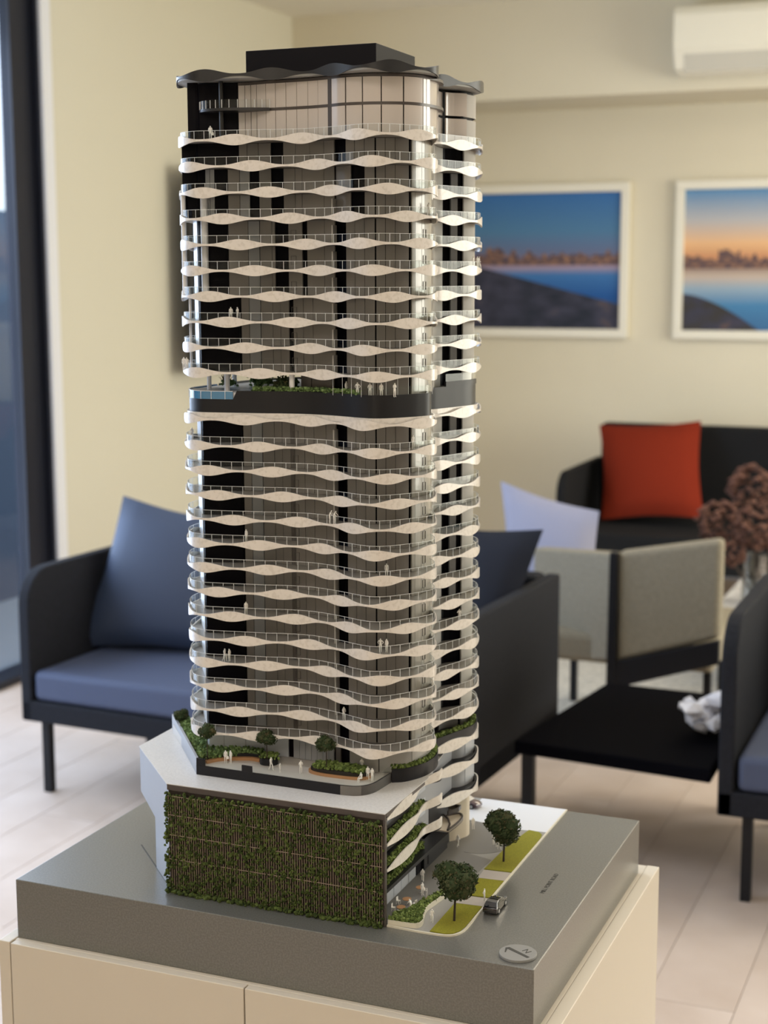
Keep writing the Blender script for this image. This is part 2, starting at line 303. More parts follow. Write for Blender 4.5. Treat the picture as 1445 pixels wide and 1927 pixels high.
# rug, marble table, vase, dried flowers
tag(boxo('area_rug', M['rug'], (-1.60, 3.30, .0, .9, 5.15, .008)), 'pale mottled rug under the taupe chair and marble table', 'rug')
t = empty('marble_side_table', (-.20, 4.35, 0), 0, 'marble topped side table holding the vase', 'table')
boxo('marble_top', M['marble'], (-.33, -.28, .315, .45, .32, .345), t, .004); boxo('lower_frame', M['blkmetal'], (-.31, -.26, .24, .43, .30, .27), t)
for lx in (-.31, .41):
    for ly in (-.26, .28): boxo('leg', M['blkmetal'], (lx, ly, .008, lx + .02, ly + .02, .315), t)
def lathe(prof, n=20):
    mb = MB(); k = len(prof); v = []; f = []
    for i in range(n):
        a = 2 * math.pi * i / n
        for r, z in prof: v.append((r * math.cos(a), r * math.sin(a), z))
    for i in range(n):
        for j in range(k - 1): f.append((i * k + j, ((i + 1) % n) * k + j, ((i + 1) % n) * k + j + 1, i * k + j + 1))
    return mb.add(v, f)
vz = lathe([(0, .004), (.05, .004), (.052, .02), (.048, .19), (.045, .19), (.046, .02), (0, .012)]).build('glass_vase', M['glassvase'], None, True); vz.location = (-.40, 4.20, .346)
tag(vz, 'clear glass vase with dried brown flowers on the marble table', 'vase')
for k, (fx_, fy_, fz, r) in enumerate([(-.538, 4.18, .650, .085), (-.385, 4.10, .655, .085), (-.45, 4.36, .765, .090), (-.462, 4.04, .560, .05), (-.31, 4.24, .585, .07)]):
    random.seed(20 + k); mb = MB()
    for _ in range(130):
        d = Vector((random.gauss(0, 1), random.gauss(0, 1), random.gauss(0, 1))).normalized(); mb.blob(d * r * random.uniform(.8, 1), r * .16, .7)
    h = mb.build('dried_hydrangea', M['flower']); h.location = (fx_, fy_, fz)
    lab = ['leftmost brown dried hydrangea head above the vase', 'brown dried hydrangea head above the vase, right of the leftmost', 'darkest brown hydrangea head, standing highest behind the vase', 'smallest low brown hydrangea head just over the vase rim', 'low brown hydrangea head at the vase rim, by the right frame edge'][k]
    tag(h, lab, 'flower', 'dried hydrangeas in the vase')
    MB().tube((0, 0, -r * .5), (-.40 - fx_, 4.20 - fy_, .365 - fz), .0035).build('stem', M['trunk'], h)
# television on the left wall
t = empty('television', (XL, 5.2, 1.14), 0, 'black wall mounted television seen edge on behind the tower', 'television')
boxo('screen_panel', M['tv'], (.095, -.70, .0, .130, .75, .92), t, .008); boxo('wall_bracket', M['blkmetal'], (.002, -.2, .25, .095, .25, .65), t)
# framed photographs
def picture(x0, x1, label, sunset):
    z0, z1 = 1.250, 2.052; t = empty('framed_photograph', ((x0 + x1) / 2, YB, z0), 0, label, 'picture'); hw = (x1 - x0) / 2; h = z1 - z0
    b = .045; fr = MB().box(-hw, -.04, 0, hw, 0, b).box(-hw, -.04, h - b, hw, 0, h).box(-hw, -.04, b, -hw + b, 0, h - b).box(hw - b, -.04, b, hw, 0, h - b)
    fr.build('frame', M['picf'], t, False, .003)
    m = bpy.data.materials.new('city_print'); m.use_nodes = True; n = m.node_tree; bs = n.nodes['Principled BSDF']; bs.inputs['Roughness'].default_value = .5; bs.inputs['Specular IOR Level'].default_value = .2
    L = n.links.new; N = n.nodes.new
    tc = N('ShaderNodeTexCoord'); sx = N('ShaderNodeSeparateXYZ'); L(tc.outputs['Generated'], sx.inputs[0])
    def ma(op, a, b_=None, c=None):
        q = N('ShaderNodeMath'); q.operation = op
        for i_, v_ in enumerate((a, b_, c)):
            if v_ is None: continue
            if isinstance(v_, (int, float)): q.inputs[i_].default_value = v_
            else: L(v_, q.inputs[i_])
        return q.outputs[0]
    def ramp(inp, els):
        r = N('ShaderNodeValToRGB'); e = r.color_ramp.elements
        e[0].position, e[0].color = els[0][0], (*els[0][1], 1); e[1].position, e[1].color = els[-1][0], (*els[-1][1], 1)
        for p_, c_ in els[1:-1]: k_ = e.new(p_); k_.color = (*c_, 1)
        L(inp, r.inputs[0]); return r.outputs[0]
    def mix(f_, a, b_):
        q = N('ShaderNodeMix'); q.data_type = 'RGBA'; L(f_, q.inputs[0]); L(a, q.inputs[6]); L(b_, q.inputs[7]); return q.outputs[2]
    U, V = sx.outputs['X'], sx.outputs['Z']
    if sunset:
        skyc = ramp(V, [(0, (.05, .14, .30)), (.18, (.07, .22, .42)), (.30, (.30, .40, .50)), (.38, (.55, .45, .38)), (.44, (.35, .25, .20)), (.52, (.60, .28, .14)), (.62, (.80, .48, .25)), (.78, (.48, .47, .48)), (1, (.10, .26, .48))])
        hz = .44; landc = (.045, .04, .03)
    else:
        skyc = ramp(V, [(0, (.01, .05, .16)), (.25, (.015, .09, .30)), (.40, (.05, .17, .42)), (.455, (.35, .28, .38)), (.50, (.20, .13, .16)), (.56, (.13, .16, .28)), (.72, (.08, .20, .36)), (1, (.04, .15, .40))])
        hz = .47; landc = (.018, .022, .035)
    ns = N('ShaderNodeTexNoise'); ns.noise_dimensions = '1D'; ns.inputs['Scale'].default_value = 26; ns.inputs['Detail'].default_value = 3; L(U, ns.inputs['W'])
    tower_ = ma('MULTIPLY', ma('GREATER_THAN', ma('SUBTRACT', .045, ma('ABSOLUTE', ma('SUBTRACT', U, .44 if not sunset else .19))), 0), .05)
    sky_h = ma('ADD', ma('ADD', ma('MULTIPLY', ns.outputs['Fac'], .17), hz - .01), tower_)
    city = ma('MULTIPLY', ma('LESS_THAN', V, sky_h), ma('GREATER_THAN', V, hz))
    c2 = N('ShaderNodeTexNoise'); c2.inputs['Scale'].default_value = 40; L(tc.outputs['Generated'], c2.inputs['Vector'])
    cc = ramp(c2.outputs['Fac'], [(.35, (.03, .035, .07)), (.65, (.30, .16, .10))])
    out = mix(city, skyc, cc)
    # foreshore: land in the lower left, falling to the right
    n3 = N('ShaderNodeTexNoise'); n3.inputs['Scale'].default_value = 9; n3.inputs['Detail'].default_value = 6; L(tc.outputs['Generated'], n3.inputs['Vector'])
    lc = ramp(n3.outputs['Fac'], [(.35, landc), (.62, (.05, .05, .08)), (.78, (.16, .10, .07))])
    edge = ma('SUBTRACT', .62 if not sunset else .26, ma('MULTIPLY', ma('POWER', U, 1.0 if not sunset else 1.6), .44 if not sunset else 1.6))
    out = mix(ma('LESS_THAN', V, edge), out, lc)
    L(out, bs.inputs['Base Color'])
    pr = MB().box(-hw + b, -.022, b, hw - b, -.012, h - b).build('photographic_print', m, t)
    return t
picture(-2.75, -1.432, 'white framed photograph of a blue dusk city bay, left of the two', False)
picture(-1.193, .12, 'white framed photograph of a sunset city skyline, cut by the right frame edge', True)
# air conditioner
t = empty('air_conditioner', (-1.07, 5.83, 2.49), 0, 'white wall mounted split air conditioner under the ceiling', 'air conditioner')
pr_ = [(0, .30), (-.19, .30), (-.215, .27), (-.215, .10), (-.17, .02), (-.10, 0), (0, 0)]
MB().add([(x_, y_, z_) for x_ in (0, .95) for y_, z_ in pr_], [tuple(range(7)), tuple(reversed(range(7, 14)))] + [(i, 7 + i, 7 + (i + 1) % 7, (i + 1) % 7) for i in range(7)]).build('casing', M['acw'], t, False, .01, 3)
boxo('front_panel', M['acw'], (.004, -.222, .105, .946, -.214, .262), t, .004)
MB().add([(.05, -.207, .085), (.90, -.207, .085), (.90, -.168, .012), (.05, -.168, .012), (.05, -.20, .08), (.90, -.20, .08), (.90, -.16, .016), (.05, -.16, .016)], [(0, 1, 2, 3), (7, 6, 5, 4), (0, 4, 5, 1), (2, 6, 7, 3), (1, 5, 6, 2), (3, 7, 4, 0)]).build('louvre', M['acd'], t)

# ================================================================ PLINTH CABINET
PX0, PX1, PY0, PY1, PZ = -.738, .024, -.018, .569, B - .082
t = empty('white_cabinet', ((PX0 + PX1) / 2, (PY0 + PY1) / 2, 0), 0, 'white cabinet plinth standing under the architectural model', 'cabinet')
c0 = (PX0 + PX1) / 2, (PY0 + PY1) / 2
def cbx(n_, m_, a, **k): return boxo(n_, m_, (a[0] - c0[0], a[1] - c0[1], a[2], a[3] - c0[0], a[4] - c0[1], a[5]), t, **k)
cbx('carcass', M['cab'], (PX0 + .02, PY0 + .02, .0, PX1 - .02, PY1, PZ - .022))
cbx('top_panel', M['cab'], (PX0 + .018, PY0 + .012, PZ - .022, PX1 - .0185, PY1, PZ), bevel=.001)
cbx('side_panel', M['cab'], (PX1 - .018, PY0 - .0, 0, PX1, PY1, PZ + .001), bevel=.0012)
cbx('side_panel', M['cab'], (PX0, PY0 - .0, 0, PX0 + .0175, PY1, PZ + .001), bevel=.0012)
d1 = cbx('door', M['cab'], (PX0 + .019, PY0, .03, -.3705, PY0 + .018, PZ - .0005), bevel=.001)
d2 = cbx('door', M['cab'], (-.3685, PY0, .03, PX1 - .019, PY0 + .018, PZ - .0005), bevel=.001)

# ================================================================ MODEL BASE BOARD
Wd, Dp, Th = .72, .5345, .082
base = empty('display_board', (0, 0, B), 0, 'thick grey display board carrying the tower model and its street', 'display board')
boxo('board', M['board'], (-Wd, 0, -Th, 0, Dp, 0), base, .0012)
fh = .0016      # raised footpath
kerb_line = [(-.2035, .0465), (-.16, .0445), (-.128, .0462), (-.1165, .052), (-.1105, .063), (-.1085, .080), (-.1095, .14), (-.110, .25), (-.1100, .5343)]
kl = catmull(kerb_line, 6); ki = offset(kl, .0022, False)
MB().strip(kl, ki, 0, fh + .0006).build('kerb', M['kerb'], base)
MB().prism([tuple(p) for p in ki] + [(-.26, .5343), (-.26, .045)], 0, fh).build('footpath', M['pave2'], base)
MB().prism([(-.1122, .430), (-.1122, .5338), (-.245, .5338), (-.245, .44), (-.16, .425)], fh, fh + .0005).build('forecourt_paving', M['pavew'], base)['label'] = 'white paving at the back of the board'
rc = [(-.190 + .052 * math.cos(a), .375 + .062 * math.sin(a)) for a in np.linspace(-1.9, 1.9, 22)]
MB().prism([(-.24, .20), (-.155, .24), (-.152, .30)] + [(p[0], p[1]) for p in rc if p[1] > .31] + [(-.24, .44)], fh, fh + .0004).build('dark_paving', M['pave'], base)
MB().prism([(-.1125, .146), (-.1125, .172), (-.148, .170), (-.149, .143)], fh, fh + .0005).build('paved_crossing', M['pave3'], base)
MB().prism([(-.1125, .236), (-.1125, .265), (-.150, .262), (-.148, .233)], fh, fh + .0005).build('paved_crossing', M['pave3'], base)
def lawn(pts):
    MB().prism(pts, fh, fh + .0012).build('lawn', M['lawn'], base)
lawn([(-.1475, .0495), (-.128, .0498), (-.119, .054), (-.1135, .065), (-.1118, .08), (-.1122, .144), (-.1480, .141)])
lawn([(-.1125, .174), (-.1125, .234), (-.1460, .231), (-.1420, .172)])
lawn([(-.1125, .267), (-.1125, .405), (-.1150, .418), (-.122, .426), (-.1375, .428), (-.147, .36), (-.150, .264)])
dk = MB(); dk.prism([(-.029 + .0225 * math.cos(a), .031 + .0225 * math.sin(a)) for a in np.linspace(0, 2 * math.pi, 41)[:-1]], 0, .0034)
cd = dk.build('compass_disc', M['disc'], base, False, .0004, 1); cd['label'] = 'round grey north point disc'
def text(body, m, size, loc, rz, parent, name, ext=.00015, sh=0):
    cu_ = bpy.data.curves.new(name, 'FONT'); cu_.body = body; cu_.size = size; cu_.extrude = ext; cu_.align_x = 'CENTER'; cu_.align_y = 'CENTER'; cu_.shear = sh
    ob = bpy.data.objects.new(name, cu_); col.objects.link(ob); dg = bpy.context.evaluated_depsgraph_get(); me = bpy.data.meshes.new_from_object(ob.evaluated_get(dg)); bpy.data.objects.remove(ob)
    me.materials.clear(); me.materials.append(m); o_ = link(bpy.data.objects.new(name, me), parent); o_.location = loc; o_.rotation_euler = (0, 0, rz); return o_
text('N', M['ink'], .0125, (-.0205, .0375, .0035), math.radians(-38), cd, 'north_letter', .0002)
MB().prism([(-.0465, .0375), (-.0425, .0405), (-.0125, .0235), (-.0145, .0205)], .0034, .0038).build('north_arrow', M['ink'], cd)
MB().prism([(-.0465, .0375), (-.0440, .0260), (-.0425, .0262), (-.0440, .0395)], .0034, .0037).build('north_arrow', M['ink'], cd)
text('MILL POINT ROAD', M['ink'], .0085, (-.0555, .2545, .0002), math.radians(90), base, 'road_lettering', .0001)
MB().box(0, 0, 0, .162, .0016, .0004).build('saw_cut', M['ink'], base).matrix_local = Matrix.Translation((-.631, .172, 0)) @ Matrix.Rotation(math.atan2(.056 - .172, .113), 4, 'Z')

# ================================================================ TOWER GEOMETRY
RP = [(-.5400, .205), (-.5405, .180), (-.537, .160), (-.5279, .141), (-.5135, .1225), (-.4915, .113), (-.4658, .1155), (-.436, .121), (-.404, .1265), (-.3807, .133), (-.344, .136), (-.3047, .1265), (-.2708, .1135), (-.2481, .1095), (-.2286, .1205), (-.2105, .1445), (-.1996, .1634), (-.1926, .1834), (-.198, .205), (-.2105, .224), (-.2215, .240), (-.224, .256), (-.2185, .272), (-.2110, .295), (-.2035, .318), (-.1975, .338), (-.1950, .357), (-.1985, .378), (-.209, .400), (-.228, .418), (-.26, .432), (-.33, .445), (-.42, .44), (-.49, .41), (-.525, .35), (-.537, .28), (-.54, .24)]
RC = catmull(RP, 12, True); RCc = np.r_[RC, RC[:1]]; RS = arclen(RCc); RT = RS[-1]; PER = RT / 14
GP = [(-.524, .190), (-.505, .1455), (-.490, .1435), (-.4778, .1475), (-.4640, .1530), (-.4523, .1580), (-.4394, .1635), (-.415, .1665), (-.39, .1665), (-.36, .165), (-.335, .162), (-.312, .156), (-.2966, .1500), (-.278, .1495), (-.2595, .1522), (-.2379, .1617), (-.2235, .1769), (-.217, .20), (-.2151, .2271), (-.2200, .248), (-.229, .275), (-.2385, .330), (-.2198, .3557), (-.2145, .372), (-.2135, .390), (-.220, .405), (-.235, .415)]
GC = catmull(GP, 12); GS = arclen(GC)
BACKP = [(-.30, .425), (-.42, .42), (-.49, .39), (-.515, .33), (-.522, .26)]
def wave(phase, hmin, hmax, n=6 * 14 * 6):
    s = np.linspace(0, RT, n, endpoint=False); h = hmin + (hmax - hmin) * (.5 + .5 * np.cos(2 * math.pi * (s - phase) / PER)) ** 1.25
    P = np.stack([np.interp(s, RS, RCc[:, 0]), np.interp(s, RS, RCc[:, 1])], 1); return P, h
tower = empty('tower_block', (0, 0, B), 0, 'tall white and black architectural tower model with rippling balcony bands', 'architectural model')
def rim(zr, phase, mband, mslab, parent, rail=True, hmin=.0026, hmax=.0138, grow=0., name='balcony'):
    P, h = wave(phase, hmin, hmax); P0 = offset(P, -grow) if grow else P
    Pi = offset(P0, .0016)
    ins = offset(P0, .0014)
    sl = MB().prism([tuple(p) for p in ins[::3]], zr - .0011, zr + .0010).build(name, mslab, parent)
    MB().strip(P0, Pi, zr - h * .5, zr + h * .5, True).build('wave_band', mband, sl, True)
    if rail:
        G1 = offset(P0, .0026)[::2]; G2 = offset(P0, .0031)[::2]
        MB().strip(G1, G2, zr + .001, zr + .0115, True).build('glass_balustrade', M['glassrail'], sl, True)
        mb = MB(); mb.strip(G1, G2, zr + .0115, zr + .0119, True)
        for i in range(0, len(G1), 3):
            p = G1[i]; mb.box(p[0] - .00022, p[1] - .00022, zr + .001, p[0] + .00022, p[1] + .00022, zr + .0115)
        k = mb.build('balustrade_posts', M['rail'], sl); k['kind'] = 'stuff'
    return sl
LZ = [.197 + .0319 * j for j in range(13)] + [.6141]
LPH = [.055, .078, .0085, .031, .0018, .0679, .0514, .0324, .0221, .0739, .0529, .0400, .0220, .0047]
LPH = [.0155 + .0864, .078, .0535, .029, .0018, .0679, .0514, .0324, .0221, .0739, .0529, .0400, .0220, .0047]
UZ = [.6735 + .0322 * j for j in range(10)]
UPH = [.0251, .0073, .0703, .0470, .0208, .0017, .0668, .0407, .0189, .0836]
for z_, ph in zip(LZ[:-1], LPH[:-1]): rim(z_, ph, M['band'], M['slab'], tower)
rim(LZ[-1], LPH[-1], M['band'], M['slab'], tower, rail=False)
for z_, ph in zip(UZ, UPH): rim(z_, ph, M['band'], M['slab'], tower)

# core behind the panes
gi = offset(GC, .0035, False)
corepts = [tuple(p) for p in gi[::3]] + [(-.25, .405)] + BACKP
gcore = [tuple(at_s(GC, GS, s_) + np.array([0, .004])) for s_ in (.190, .22, .25, .28, .31)] + [tuple(p) for p in gi[200::3]] + [(-.25, .405), (-.355, .40)]
for z0, z1, cp_ in ((.158, .612, corepts), (.6480, .6725, gcore), (.6725, 1.036, corepts)):
    MB().prism(cp_, z0, z1).build('core_wall', M['black'], tower)['label'] = 'black inner wall behind the glazing'
# facade panes: (s0, s1, material key)
BLK, GLZ = 'black', 'glaze'
right = [(.2630, .2752, 'glaze'), (.2758, .2880, 'glaze'), (.2886, .3010, 'glaze'), (.3030, .3140, 'glaze'), (.3146, .3262, 'glaze'), (.3268, .3448, 'glaze'),
         (.3500, .3560, 'glaze2'), (.3566, .3705, 'glaze2'), (.3712, .3780, 'glaze2'), (.3787, .3990, 'glaze2'), (.4, .43, 'glaze2'), (.4305, .5000, 'soffit')]
rlobeL = [(.5000, .5060, 'soffit'), (.5405, .6071, 'soffit')]
left_low = [(.0485, .1055, 'black')]
mid = [(.1080, .1178, 'glaze'), (.1184, .1330, 'lglaze2'), (.1340, .1500, 'glaze'), (.1506, .1612, 'glaze'), (.1617, .1735, 'glaze'), (.1740, .1795, 'dkglz'), (.1800, .1940, 'glaze'), (.1946, .2080, 'glaze'), (.2086, .2262, 'glaze'), (.2268, .2425, 'glaze')]  # second pane is paler: a reflection painted as glazing colour
M['lglaze2'] = mat('pale_pillar_and_reflection', (.30, .31, .33), .3, coat=.2); M['dkglz'] = mat('dark_tinted_glazing', (.12, .105, .10), .3)
panes = {}; slim = {}; npan = 0; extra = MB()
def pane(s0, s1, mk, z0, z1, name='facade_pane', off=0.0):
    global npan
    if s0 >= .43: name = 'recess_wall'
    elif mk == 'black': name = 'black_panel'
    elif s1 - s0 < .0121 and .2 < z0 < .97:          # slivers of glazing, joined per colour
        P = sub(GC, GS, s0, s1); slim.setdefault(mk, MB()).strip(P, offset(P, .0022, False), z0, z1); return
    key = (round(s0, 4), round(s1, 4), mk, round(z1 - z0, 4), off)
    if key not in panes:
        P = sub(GC, GS, s0, s1); Po = offset(P, -off, False); Pi = offset(P, .0022, False)
        panes[key] = o = MB().strip(Po, Pi, 0, z1 - z0).build(name, M[mk], tower, True)
    else: o = copy(panes[key], tower)
    o.location = (0, 0, z0); npan += 1; return o
def storey(z0, z1, k):
    L_ = []
    if k in ('low',): L_ += left_low + mid + right + rlobeL
    elif k == 'u1': L_ += left_low + mid[:5] + [(.1800, .1940, 'glaze'), (.1946, .2080, 'glaze'), (.2086, .2425, 'glaze')] + right + rlobeL     # just above garden
    elif k == 'u2': L_ += [(.0485, .0570, 'black'), (.0570, .0650, 'lglaze'), (.0650, .0920, 'black'), (.0930, .1080, 'glaze')] + [mid[0], mid[1], mid[2], (.1506, .1545, 'glaze'), (.1740, .1935, 'glaze'), (.2010, .2262, 'glaze'), (.2268, .2425, 'glaze')] + right + rlobeL
    elif k == 'u3': L_ += [(.0485, .0640, 'black'), (.0645, .0700, 'lglaze2'), (.0706, .0760, 'lglaze2'), (.0765, .0930, 'black'), (.0935, .1080, 'glaze'), (.1086, .1210, 'lglaze2')] + mid[2:3] + [(.1680, .1840, 'glaze'), (.1846, .1940, 'glaze'), (.1946, .2262, 'glaze'), (.2268, .2425, 'glaze'), (.2460, .2700, 'glaze')] + right[2:] + rlobeL
    elif k == 'u4': L_ += [(.0485, .1080, 'black')] + [mid[0], (.1184, .1330, 'glaze'), (.1335, .1500, 'glaze'), (.1680, .1850, 'glaze'), (.1856, .2050, 'glaze'), (.2056, .2262, 'glaze'), (.2268, .2425, 'glaze')] + right + rlobeL
    for a, b, mk in L_: pane(a, b, mk, z0, z1)
M['lobby'] = mat('lobby_glazing', (.33, .325, .31), .25, coat=.25)
pod_lobby = [(.02, .0485, 'lglaze'), (.0495, .075, 'lglaze'), (.0755, .1040, 'lglaze'), (.1045, .1300, 'lglaze'), (.1306, .165, 'lglaze')] + [(.1730 + k * .009, .1815 + k * .009, 'lglaze2') for k in range(7)] + [(.2390, .2470, 'dkglz'), (.2640, .3040, 'lobby'), (.3050, .3500, 'lobby'), (.3510, .3900, 'lobby'), (.3910, .43, 'lobby'), (.50, .535, 'lobby'), (.5405, .575, 'lobby'), (.5755, .6071, 'lobby')]
for a, b, mk in pod_lobby: pane(a, b, mk, .159, .1950)
for j in range(12): storey(LZ[j] + .0014, LZ[j] + .0304, 'low')
storey(LZ[12] + .0014, .6125, 'low')
for j, k in enumerate(['u1', 'u1', 'u1', 'u2', 'u2', 'u2', 'u3', 'u3', 'u4']): storey(UZ[j] + .0014, UZ[j] + .0306, k)
for mk_, mb_ in slim.items(): mb_.build('narrow_panes', M[mk_], tower, True)['kind'] = 'stuff'
# white end wall at the left of the black core
def endwall(a, b, z0, z1, m='white'): MB().strip(np.array([a, b]), np.array([(a[0] + .003, a[1] + .002), (b[0] + .003, b[1] + .002)]), z0, z1).build('end_wall', M[m], tower)
for z_ in LZ[:-1] + UZ[:6]: endwall((-.5360, .1900), (-.5056, .1452), z_ + .0011, z_ + (.0308 if z_ < .6 else .0312))
endwall((-.5360, .1900), (-.5056, .1452), LZ[12] + .0011, .6150)
for z_ in UZ[6:9]:
    endwall((-.5360, .1680), (-.5225, .1400), z_ + .0011, z_ + .0312); endwall((-.5225, .1400), (-.5040, .1445), z_ + .0011, z_ + .0312, 'black')
for z0, z1 in ((.9649, 1.0), (1.0, 1.0375)): endwall((-.5220, .1600), (-.5138, .1420), z0, z1); endwall((-.5138, .1420), (-.5040, .1450), z0, z1, 'black')
# white fins projecting by the dark column, one per storey
fx0 = at_s(GC, GS, .2445); fin = None
for z_ in LZ[:-1] + UZ[:7]:
    if fin is None: fin = boxo('facade_fin', M['soffit'], (fx0[0] - .0012, fx0[1] - .010, 0, fx0[0] + .0006, fx0[1] + .002, .0220), tower); o = fin
    else: o = copy(fin, tower)
    o.location = (0, 0, z_ + .0014)
# dark window sashes in the glazing
sash = None
for z_ in LZ[:-1] + UZ[:6]:
    for s_ in (.1775, .3740):
        p = at_s(GC, GS, s_); q = at_s(GC, GS, s_ + .007)
        mb = MB(); n_ = np.array([(q - p)[1], -(q - p)[0]]); n_ = n_ / np.linalg.norm(n_) * .0007
        pi_, qi_ = p + n_, q + n_
        for (a0, a1, b0, b1) in ((0, 1, .0078, .0083), (0, 1, .018, .0185)):
            mb.add([(*p, b0), (*q, b0), (*q, b1), (*p, b1), (*pi_, b0), (*qi_, b0), (*qi_, b1), (*pi_, b1)], [(4, 5, 6, 7), (0, 4, 7, 3), (1, 2, 6, 5), (3, 7, 6, 2), (0, 1, 5, 4)])
        for c1 in (p, q):
            c2 = c1 + n_; e_ = (q - p) / np.linalg.norm(q - p) * .00045
            mb.add([(*c1, .008), (*(c1 + e_), .008), (*(c1 + e_), .0185), (*c1, .0185), (*c2, .008), (*(c2 + e_), .008), (*(c2 + e_), .0185), (*c2, .0185)], [(4, 5, 6, 7), (0, 4, 7, 3), (1, 2, 6, 5), (3, 7, 6, 2), (0, 1, 5, 4)])
        if s_ == .1775 or True: mb.build('window_sash', M['dkglz'], tower, loc=(0, 0, z_))
# light pillar between the black recess panels of the right lobe
pl = None
for z_ in LZ[5:-1] + UZ[:8]:
    if pl is None:
        P = sub(GC, GS, .5205, .5300); pl = MB().strip(offset(P, -.001, False), offset(P, .003, False), 0, .0290).build('recess_pillar', M['lglaze2'], tower, True); o = pl
    else: o = copy(pl, tower)
    o.location = (0, 0, z_ + .0014)
# white round columns standing at the left end of the upper storeys
for j in range(3, 7):
    for px_, py_, r_ in ((-.519, .135, .0032), (-.492, .1405, .0048)):
        MB().tube((px_, py_, UZ[j] + .0012), (px_, py_, UZ[j] + .0308), r_, 14).build('white_column', M['white'], tower, True)
for j in range(0, 3): MB().tube((-.516, .142, UZ[j] + .0012), (-.516, .142, UZ[j] + .0308), .0017, 10).build('white_column', M['white'], tower, True)

# ---- dark planter storey and sky garden
fas = offset(RC, .0075)[::2]; fasi = offset(RC, .0115)[::2]
g = MB().prism([tuple(p) for p in offset(RC, .0045)[::4]], .6154, .6225).build('transfer_slab', M['band'], tower)
sg = [p for p in range(len(fas))]
nz = len(fas)
zt = []
for i, p in enumerate(fas):
    pool = p[0] < -.4475 and p[1] < .24
    zt.append(.6395 if pool else .6505)
MB().strip(fas, fasi, .6225, zt, True).build('planter_fascia', M['char'], tower, True)
pi_ = [i for i in range(nz) if zt[i] < .645]
pi_ = pi_ if pi_[0] > 0 or pi_[-1] < nz - 1 else [i for i in pi_ if i > nz // 2] + [i for i in pi_ if i <= nz // 2]
pa = np.array([fas[i] for i in pi_]); pbb = offset(pa, .0012, False)
MB().strip(pa, pbb, .6396, .6495).build('pool_glass', M['pool'], tower, True)
MB().strip(offset(pa, -.0004, False), pbb, .6495, .6501).build('pool_rim', M['rail'], tower)
pm_ = MB()
for p in offset(pa, -.0006, False)[::4]: pm_.box(p[0] - .0003, p[1] - .0003, .6396, p[0] + .0003, p[1] + .0003, .6495)
pm_.build('pool_posts', M['rail'], tower)
MB().prism([tuple(p) for p in offset(RC, .0110)[::4]], .6225, .6480).build('garden_deck', M['white'], tower)
MB().prism([(-.532, .175), (-.524, .150), (-.50, .130), (-.474, .128), (-.455, .133), (-.465, .18), (-.51, .20)], .6480, .6484).build('pool_surface', M['lglaze2'], tower)
for (x_, y_, w_) in ((-.500, .1600, .0042), (-.4695, .1520, .0052), (-.3745, .1490, .0050), (-.505, .24, .0045)):
    MB().tube((x_, y_, .6484), (x_, y_, .6721), w_ * .72, 8).build('garden_column', M['white'], tower)
for s0, s1, mk in ((.190, .205, 'dkglz'), (.206, .24, 'dkglz'), (.2640, .3020, 'glaze'), (.3030, .3450, 'glaze'), (.3500, .43, 'glaze2'), (.4305, .5000, 'soffit'), (.5405, .6071, 'soffit')):
    pane(s0, s1, mk, .6484, .6715)
PG = sub(RCc, RS, .335, .545); 
g1 = offset(PG, .0085, False); MB().strip(g1, offset(g1, .0005, False), .6505, .6605).build('garden_balustrade', M['glassrail'], tower, True)
for s_ in np.arange(.30, .50, .017):
    p = at_s(RCc, RS, s_); q = p + (np.array([-.35, .28]) - p) * .05
    MB().tube((q[0], q[1], .648), (q[0], q[1], .6715), .00028, 5).build('mullion_post', M['rail'], tower)
RTc = offset(sub(RCc, RS, .578, .66), .006, False); MB().strip(RTc, offset(RTc, .003, False), .6505, .6570).build('raised_terrace_fascia', M['char'], tower, True)
pr2 = offset(RTc, .0005, False); MB().strip(pr2, offset(pr2, .0005, False), .657, .667).build('terrace_balustrade', M['glassrail'], tower, True)
# garden planting
random.seed(11)
def along(P, d0, d1, z0, z1):
    S = arclen(P); Q = offset(P, 1, False) - P
    def fn():
        s = random.uniform(0, S[-1]); i = min(int(np.searchsorted(S, s)), len(P) - 1); p = at_s(P, S, s) + Q[i] * random.uniform(d0, d1); return (p[0], p[1], random.uniform(z0, z1))
    return fn
h1 = sub(RCc, RS, .185, .335)
hh = fur(MB(), 420, along(h1, .009, .018, .650, .6555), .0014, .003, .8).build('garden_hedge', M['hedge'], tower); hh['kind'] = 'stuff'
for cx_, cy_, r_, n_ in ((-.436, .20, .012, 90), (-.462, .23, .012, 90), (-.41, .22, .010, 70), (-.500, .215, .008, 50), (-.392, .152, .0085, 90)):
    b_ = fur(MB(), n_, lambda: (random.gauss(cx_, r_ * .5), random.gauss(cy_, r_ * .5), .650 + abs(random.gauss(r_ * .45, r_ * .3))), .0016, .0032).build('garden_shrub', M['tree'] if r_ == .0085 else M['hedge'], tower); b_['kind'] = 'stuff'
for k in range(4):
    x_ = -.433 + k * .0085
    MB().box(x_, .160, .6500, x_ + .005, .178, .6508).add([(x_, .178, .6508), (x_ + .005, .178, .6508), (x_ + .005, .186, .6560), (x_, .186, .6560), (x_, .178, .6500), (x_ + .005, .178, .6500), (x_ + .005, .187, .6555), (x_, .187, .6555)], [(0, 1, 2, 3), (7, 6, 5, 4), (0, 4, 5, 1), (1, 5, 6, 2), (2, 6, 7, 3), (3, 7, 4, 0)]).build('sun_lounger', M['white'], tower)

